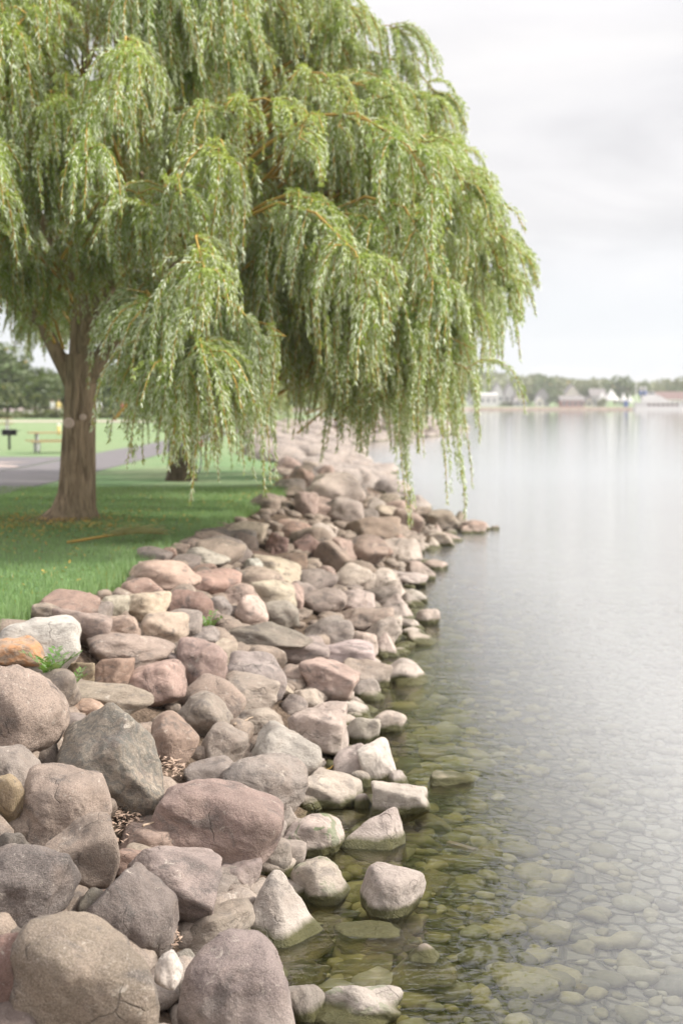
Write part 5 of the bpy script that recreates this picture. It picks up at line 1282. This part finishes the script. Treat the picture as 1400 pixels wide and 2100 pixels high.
# people strolling at the far side of the meadow
def person(loc, rz, shirt, trousers, label, scarf=None, stride=0.18, arm=0.1):
    t = empty('person', loc, rz, label, 'person')
    me = bpy.data.meshes.new('body')
    J = [(0, 0, 0.95), (0, 0, 1.2), (0, 0, 1.42), (0, -0.01, 1.52), (0, -0.02, 1.60), (0, -0.02, 1.72),
         (-0.10, 0, 0.90), (-0.11, -stride, 0.50), (-0.11, -stride * 1.1, 0.08), (-0.11, -stride * 1.1 - 0.16, 0.03),
         (0.10, 0, 0.90), (0.11, stride, 0.50), (0.11, stride * 1.5, 0.10), (0.11, stride * 1.5 - 0.14, 0.03),
         (-0.19, 0, 1.40), (-0.25, arm, 1.12), (-0.24, 0.02 - arm, 0.88), (0.19, 0, 1.40), (0.25, -arm, 1.12), (0.24, -arm - 0.12, 0.90)]
    E_ = [(0, 1), (1, 2), (2, 3), (3, 4), (4, 5), (0, 6), (6, 7), (7, 8), (8, 9), (0, 10), (10, 11), (11, 12), (12, 13), (2, 14), (14, 15), (15, 16), (2, 17), (17, 18), (18, 19)]
    rad = [0.15, 0.13, 0.15, 0.055, 0.085, 0.085, 0.09, 0.06, 0.042, 0.035, 0.09, 0.06, 0.042, 0.035, 0.06, 0.042, 0.032, 0.06, 0.042, 0.032]
    me.from_pydata(J, E_, []); o = bpy.data.objects.new('body', me); link(o, t)
    md = o.modifiers.new('skin', 'SKIN'); md.use_smooth_shade = True
    for i, v in enumerate(me.skin_vertices[0].data): v.radius = (rad[i], rad[i] * (0.75 if i in (0, 1, 2) else 1)); v.use_root = i == 0
    sb = o.modifiers.new('smooth', 'SUBSURF'); sb.levels = 1; sb.render_levels = 1
    dg = bpy.context.evaluated_depsgraph_get(); ev = bpy.data.meshes.new_from_object(o.evaluated_get(dg)); o.modifiers.clear(); o.data = ev
    ev.materials.clear()
    for m_ in (shirt, trousers, MAT_SKIN): ev.materials.append(m_)
    for pl in ev.polygons:
        c = pl.center; pl.material_index = 2 if c.z > 1.50 or (abs(c.x) > 0.2 and c.z < 0.98) else (0 if c.z > 0.96 else 1); pl.use_smooth = True
    mb = MB(); mb.tube([(0, 0.01, 1.66), (0, 0.01, 1.74), (0, 0, 1.79), (0, -0.01, 1.815)], [0.098, 0.105, 0.08, 0.02], 12); mb.build('hair', MAT_HAIR, t, True)
    if scarf: mb = MB(); mb.tube([(0.09 * math.cos(a), 0.075 * math.sin(a) - 0.01, 1.49) for a in [2 * math.pi * i / 12 for i in range(13)]], 0.045, 6, False); mb.build('scarf', scarf, t, True)
    return t
p = on_ground(203, 858); person(p, 0.4, MAT_SHIRTW, MAT_TROUSER, 'person in white with a blue scarf walking on the meadow beside the bare trunk', MAT_BLUE)
p = on_ground(108, 857); person(p, -0.3, MAT_SHIRTW, MAT_TROUSER, 'person in a white shirt at the far side of the meadow, behind the picnic table')
p = on_ground(121, 857); person(p, 0.8, MAT_SHIRTY, MAT_TROUSER, 'person in a yellow shirt close to the bare trunk, far across the meadow', None, 0.05)
p = on_ground(254, 857); person(p, 1.2, MAT_SHIRTR, MAT_TROUSER, 'person in a red shirt at the meadow edge near the hanging strands', None, 0.1)

# ------------------------------------------------------------------ the far shore
YF = 474.0
def FX(px, Y=YF): return (px - 700) / FPX * Y
def FZ(py, Y=YF): return CAM_Z + (823 - py) / FPX * Y
def house(px, w, top, base, Y, wall, roof, label, depth=7.0, gable='front', wins=2, name='house', cat='house', ridge=0.4):
    x = FX(px, Y); W_ = w / FPX * Y; zt = FZ(top, Y); zb = far_z(x, Y + depth / 2) - 0.3; zr = (zt - zb); ze = zr * (1 - ridge)
    t = empty(name, (x, Y, zb), 0, label, cat)
    mb = MB()
    if gable == 'front': mb.prism([(-W_ / 2, 0), (W_ / 2, 0), (W_ / 2, ze), (0, zr - 0.15), (-W_ / 2, ze)], 0, depth)
    else: mb.prism([(-W_ / 2, 0), (W_ / 2, 0), (W_ / 2, ze), (-W_ / 2, ze)], 0, depth)
    mb.build('wall', wall, t)
    mb = MB(); ov = 0.35
    if gable == 'front':
        sl = math.hypot(W_ / 2, zr - ze)
        for s in (-1, 1): mb.prism([(0, zr), (0, zr - 0.16), (s * (W_ / 2 + ov), ze - 0.16 - ov * (zr - ze) / (W_ / 2)), (s * (W_ / 2 + ov), ze - ov * (zr - ze) / (W_ / 2))], -ov, depth + ov)
    else:
        vs = [(-W_ / 2 - ov, -ov, ze), (W_ / 2 + ov, -ov, ze), (W_ / 2 + ov, depth + ov, ze), (-W_ / 2 - ov, depth + ov, ze), (-W_ / 2 - ov, depth / 2, zr), (W_ / 2 + ov, depth / 2, zr)]
        mb.add(vs, [(0, 1, 5, 4), (2, 3, 4, 5), (0, 4, 3), (1, 2, 5), (3, 2, 1, 0)])
    mb.build('roof', roof, t)
    for i in range(wins):
        xx = -W_ / 2 + W_ * (i + 0.5) / wins; zz = ze * 0.55
        f_ = bpy.data.objects.new('window', None); link(f_, t); f_.location = (xx, -0.03, zz)
        mb = MB(); mb.box((0, -0.03, 0), (0.95, 0.06, 0.10)); mb.v = []; mb.f = []
        for (cx, cz, sx, sz) in ((0, 0.62, 1.0, 0.1), (0, -0.62, 1.0, 0.1), (-0.45, 0, 0.1, 1.14), (0.45, 0, 0.1, 1.14)): mb.box((cx, 0, cz), (sx, 0.08, sz))
        mb.build('frame', MAT_WHITE, f_); mb = MB(); mb.box((0, 0.012, 0), (0.8, 0.03, 1.14)); mb.build('pane', MAT_GLASSDARK, f_)
    return t
def building(*a, **k): return house(*a, name='shore_building', cat='building', **k)
building(1000, 36, 806, 830, 478, MAT_WHITE, MAT_WHITE, 'white boxy waterfront building beside the willow strands', depth=6, gable='side', wins=3, ridge=0.12)
house(1019, 23, 784, 812, 490, MAT_WHITE, MAT_ROOFGREY, 'white gabled house on the rise, first of two similar peaks')
house(1043, 21, 785, 812, 492, MAT_WHITE, MAT_ROOFGREY, 'white gabled house on the rise, its peak next to a dark tree')
house(1061, 15, 799, 815, 486, MAT_CREAM, MAT_ROOFGREY, 'small cream house with dark roof below the white gables', wins=1)
house(966, 14, 806, 826, 486, MAT_WHITE, MAT_ROOFGREY, 'white house half hidden behind the willow tips', wins=1)
building(1065, 24, 818, 832, 479, MAT_GREYSIDE, MAT_ROOFGREY, 'low grey waterfront building with pinkish end', depth=5, gable='side', wins=2, ridge=0.3)
building(1105, 14, 813, 834, 478, MAT_CREAM, MAT_WHITE, 'small white shed at the waterside among trees', depth=4, wins=1)
house(1113, 24, 797, 815, 488, MAT_GREYSIDE, MAT_ROOFGREY, 'pale grey house between two dark trees')
house(1171, 30, 788, 812, 488, MAT_CREAM, MAT_ROOFGREY, 'pale house with a peaked gable above the red boathouse')
building(1172, 46, 811, 838, 476, MAT_REDWALL, MAT_ROOFGREY, 'dull red boathouse with a brown-grey roof at the water', depth=7, gable='side', wins=4, ridge=0.42)
house(1225, 30, 797, 820, 488, MAT_GREYSIDE, MAT_ROOFGREY, 'grey-roofed house behind the white tents', gable='side', depth=8)
house(1206, 12, 812, 826, 484, MAT_CREAM, MAT_ROOFGREY, 'tiny pinkish house beside the orange shrubs', wins=1)
building(1372, 80, 803, 822, 500, MAT_CREAM, MAT_ROOFRED, 'long building with red-brown roof behind the ferry boat', depth=10, gable='side', wins=8, ridge=0.5)
# white event tents
def tent(px, w, top, Y, label):
    x = FX(px, Y); W_ = w / FPX * Y; zb = far_z(x, Y + 2); zt = FZ(top, Y) - zb
    t = empty('event_tent', (x, Y + W_ / 2, zb), 0, label, 'tent', 'white tents on the far shore')
    e_ = zt * 0.42; vs = []; n = 12; fs = []
    for (s, z) in ((0.5, e_ - 0.5), (0.5, e_), (0.28, e_ + (zt - e_) * 0.36), (0.10, e_ + (zt - e_) * 0.78), (0.02, zt)):
        for k in range(n): a = 2 * math.pi * k / n; q = max(abs(math.cos(a)), abs(math.sin(a))); vs.append((s * W_ * math.cos(a) / q, s * W_ * math.sin(a) / q, z))
    for i in range(4):
        for k in range(n): fs.append((i * n + k, i * n + (k + 1) % n, (i + 1) * n + (k + 1) % n, (i + 1) * n + k))
    fs.append(tuple(4 * n + k for k in range(n)))
    mb = MB(); mb.add(vs, fs); mb.build('canopy', MAT_WHITE, t)
    for sx in (-1, 1):
        for sy in (-1, 1): mb = MB(); mb.tube([(sx * W_ * 0.48, sy * W_ * 0.48, 0), (sx * W_ * 0.48, sy * W_ * 0.48, e_)], 0.07, 6); mb.build('pole', MAT_GALV, t)
tent(1253, 30, 798, 478, 'tallest white tent with a peaked roof on the far shore')
tent(1234, 20, 804, 480, 'smaller white tent beside the tallest one')
tent(1277, 14, 804, 479, 'little white tent between the tallest tent and the flagpole')
tent(1290, 12, 808, 480, 'smallest white tent next to the flagpole')
# dumpster-like blue kiosk
x_ = FX(1281, 477); kz = empty('kiosk', (x_, 477, far_z(x_, 478)), 0, 'small blue kiosk beside the white tents', 'kiosk')
mb = MB(); mb.box((0, 0, 1.0), (1.4, 1.4, 2.0)); mb.build('wall', MAT_BLUE, kz); mb = MB(); mb.box((0, 0, 2.1), (1.8, 1.8, 0.16)); mb.build('roof', MAT_WHITE, kz)
x_ = FX(1301, 476); fp = empty('flagpole', (x_, 476, far_z(x_, 477)), 0, 'white flagpole rising beside the stern of the ferry boat', 'flagpole')
mb = MB(); mb.tube([(0, 0, 0), (0, 0, FZ(783, 476))], [0.22, 0.08], 8); mb.build('pole', MAT_WHITE, fp, True); mb = MB(); mb.tube([(0, 0, FZ(783, 476)), (0, 0, FZ(783, 476) + 0.3)], [0.16, 0.06], 8); mb.build('finial', MAT_WHITE, fp, True)
# paddle steamer style ferry
YB = 464.0; xb0 = FX(1300, YB); Lb = 26.0
fb_ = empty('ferry_boat', (xb0, YB, 0), 0, 'white two-deck ferry boat with two blue-based funnels moored at the far shore', 'boat')
mb = MB(); mb.add([(0.4, 0, -0.4), (Lb, 0, -0.4), (Lb + 1.5, 0.0, 0.9), (0, 0, 0.9), (0.4, 5, -0.4), (Lb, 5, -0.4), (Lb + 1.5, 5, 0.9), (0, 5, 0.9)], [(0, 1, 2, 3), (7, 6, 5, 4), (0, 4, 5, 1), (3, 2, 6, 7), (0, 3, 7, 4), (1, 5, 6, 2)]); mb.build('hull', MAT_WHITE, fb_)
mb = MB(); mb.box((Lb / 2, 2.5, 1.65), (Lb - 1.0, 4.0, 1.5)); mb.build('lower_cabin', MAT_WHITE, fb_)
for i in range(14):
    if i in (7,): continue
    w_ = bpy.data.objects.new('window', None); link(w_, fb_); w_.location = (4.6 + i * 1.5, 0.47, 1.75)
    mb = MB(); mb.box((0, 0, 0), (0.95, 0.06, 0.85)); mb.build('frame', MAT_REDWALL if i < 7 else MAT_GREYSIDE, w_); mb = MB(); mb.box((0, -0.035, 0), (0.7, 0.03, 0.62)); mb.build('pane', MAT_GLASSDARK, w_)
mb = MB(); mb.box((Lb / 2, 2.5, 2.50), (Lb + 0.2, 5.2, 0.16)); mb.build('upper_deck', MAT_WHITE, fb_)
for i in range(18): mb = MB(); mb.box((0.3 + i * (Lb - 0.6) / 17, 0.02, 2.98), (0.12, 0.12, 0.80)); mb.build('rail_post', MAT_WHITE, fb_)
mb = MB(); mb.box((Lb / 2, 0.02, 3.42), (Lb, 0.10, 0.10)); mb.box((Lb / 2, -0.06, 3.0), (Lb, 0.04, 0.06)); mb.build('railing', MAT_WHITE, fb_)
mb = MB(); mb.box((5.2, 2.5, 3.7), (5.0, 3.4, 2.2)); mb.build('upper_cabin', MAT_WHITE, fb_)
mb = MB(); mb.box((5.4, 2.5, 5.4), (2.6, 2.4, 1.2)); mb.build('wheelhouse', MAT_WHITE, fb_)
mb = MB(); mb.box((5.4, 1.27, 5.5), (2.2, 0.05, 0.6)); mb.build('wheelhouse_window', MAT_GLASSDARK, fb_)
for x_ in (2.2, 3.6):
    f_ = bpy.data.objects.new('funnel', None); link(f_, fb_); f_.location = (x_, 2.5, 0)
    mb = MB(); mb.tube([(0, 0, 4.8), (0, 0, 6.3)], 0.42, 12); mb.build('funnel_base', MAT_BLUE, f_, True); mb = MB(); mb.tube([(0, 0, 6.3), (0, 0, 7.5), (0, 0, 7.7)], [0.42, 0.42, 0.55], 12); mb.build('funnel_top', MAT_WHITE, f_, True)
mb = MB(); mb.add([(7.5, 0.8, 2.6), (12.0, 0.8, 2.6), (7.5, 0.8, 5.0), (7.5, 4.2, 2.6), (12.0, 4.2, 2.6), (7.5, 4.2, 5.0)], [(0, 1, 2), (5, 4, 3), (0, 3, 4, 1), (1, 4, 5, 2), (0, 2, 5, 3)]); mb.build('sloping_canopy', MAT_WHITE, fb_)
# low dock in front of the white building
x0_, x1_ = FX(960, 470), FX(1300, 470)
dk = empty('dock', (0, 470, 0), 0, 'low brown wooden dock running along the far waterline', 'dock')
n_d = 34
for i in range(n_d):
    mb = MB(); mb.box((x0_ + (x1_ - x0_) * (i + 0.5) / n_d, 0, 0.62), ((x1_ - x0_) / n_d - 0.06, 2.2, 0.16)); mb.build('deck_plank', MAT_PLANKWOOD, dk)
    if i % 2 == 0: mb = MB(); mb.tube([(x0_ + (x1_ - x0_) * (i + 0.5) / n_d, -0.8, -0.8), (x0_ + (x1_ - x0_) * (i + 0.5) / n_d, -0.8, 0.53)], 0.14, 7); mb.build('pile', MAT_BARK, dk)
# trees of the far shore
GS = 'trees on the far shore'
FT = [(985, 790, 40, 530, 1, 'pale tree behind the white boxy building'), (1003, 800, 20, 500, 0, 'small dark tree beside the first white gable'), (1078, 790, 26, 502, 1, 'yellow-green tree past the white gables'), (1094, 786, 30, 500, 2, 'green tree standing over the waterside shed'),
      (1113, 759, 44, 540, 0, 'high dark-topped tree above the pale grey house'), (1088, 770, 30, 560, 1, 'pale tree on the rise behind the white gables'), (1137, 790, 32, 486, 0, 'dark round tree next to the red boathouse'), (1150, 768, 40, 560, 3, 'pale crown behind the red boathouse'), (1185, 770, 44, 555, 3, 'pale wide tree above the peaked pale house'), (1205, 784, 26, 494, 2, 'dark green tree between the boathouse and the tents'),
      (1215, 768, 46, 545, 1, 'light tree on the rise behind the tents'), (1258, 763, 46, 520, 0, 'big dark tree over the white tents, first half of the dark mass'), (1284, 762, 46, 518, 2, 'big dark tree over the white tents, beside the flagpole'), (1318, 772, 26, 520, 0, 'dark tree behind the funnels'), (1335, 786, 30, 512, 1, 'bright green tree behind the ferry'), (1365, 772, 18, 508, 4, 'dark pointed spruce behind the long red-roofed building'),
      (1350, 780, 30, 530, 3, 'pale tree beside the pointed spruce'), (1385, 782, 34, 520, 2, 'green tree past the pointed spruce'), (1400, 762, 50, 545, 1, 'tall pale tree at the margin of the view'), (1440, 770, 50, 540, 3, 'pale tree beyond the margin of the view'), (1230, 808, 16, 477, 1, 'orange-tinted shrub tree beside the tents'), (1038, 818, 26, 484, 1, 'low green shrub tree on the bank behind the waterfront'),
      (1050, 795, 22, 508, 0, 'dark little tree between white gable and cream house'), (960, 780, 40, 540, 3, 'pale tree behind the willow tips'), (1240, 772, 36, 560, 3, 'faint tree on the skyline behind the tents'), (1020, 778, 40, 575, 3, 'faint tree on the skyline behind the white gables')]
for (px, top, w, Y, ci, lab) in FT:
    x_ = FX(px, Y); z0 = far_z(x_, Y); h = FZ(top + 5, Y) - z0; ww = w / FPX * Y
    tree((x_, Y, z0), ww * 1.15, h * 1.0, CRF[ci], lab, GS, 0.02)
# woods covering the hills
g = np.random.default_rng(8); n = 9000
X = -290 + 900 * g.random(n); Yh = 628 + 140 * g.random(n); Zh = np.array([hill_z(a, b) for a, b in zip(X, Yh)]) + 1.2 + 1.6 * g.random(n)
P = np.stack([X, Yh, Zh], 1); nn = g.normal(size=(n, 3)); u = np.cross(nn, g.normal(size=(n, 3))); u /= np.linalg.norm(u, axis=1)[:, None]; v = np.cross(nn, u); v /= np.linalg.norm(v, axis=1)[:, None]
Q = np.stack([P - u * 1.6, P - v * 1.3, P + u * 1.6, P + v * 1.3], 1).reshape(-1, 3)
o = link(bpy.data.objects.new('hill_forest', np_mesh('hill_forest', Q, np.arange(4 * n).reshape(n, 4), [MAT_TREELEAF2]))); tag(o, 'far-off yellow-green woods covering the low hills behind the town', 'forest', kind='stuff')

# ------------------------------------------------------------------ lake air
m, nt, n_, l_ = mat('lake_air')
vol = N(nt, 'ShaderNodeVolumePrincipled', {'Color': (0.93, 0.93, 0.95, 1), 'Density': 0.0003, 'Anisotropy': 0.2})
N(nt, 'ShaderNodeOutputMaterial', {'Volume': vol.outputs[0]})
mb = MB(); mb.box((150, 470, 16), (1300, 1040, 56)); hz = mb.build('haze', m)
hz['kind'] = 'stuff'; hz['label'] = 'thin pale haze over the lake and far shore'; hz['category'] = 'haze'
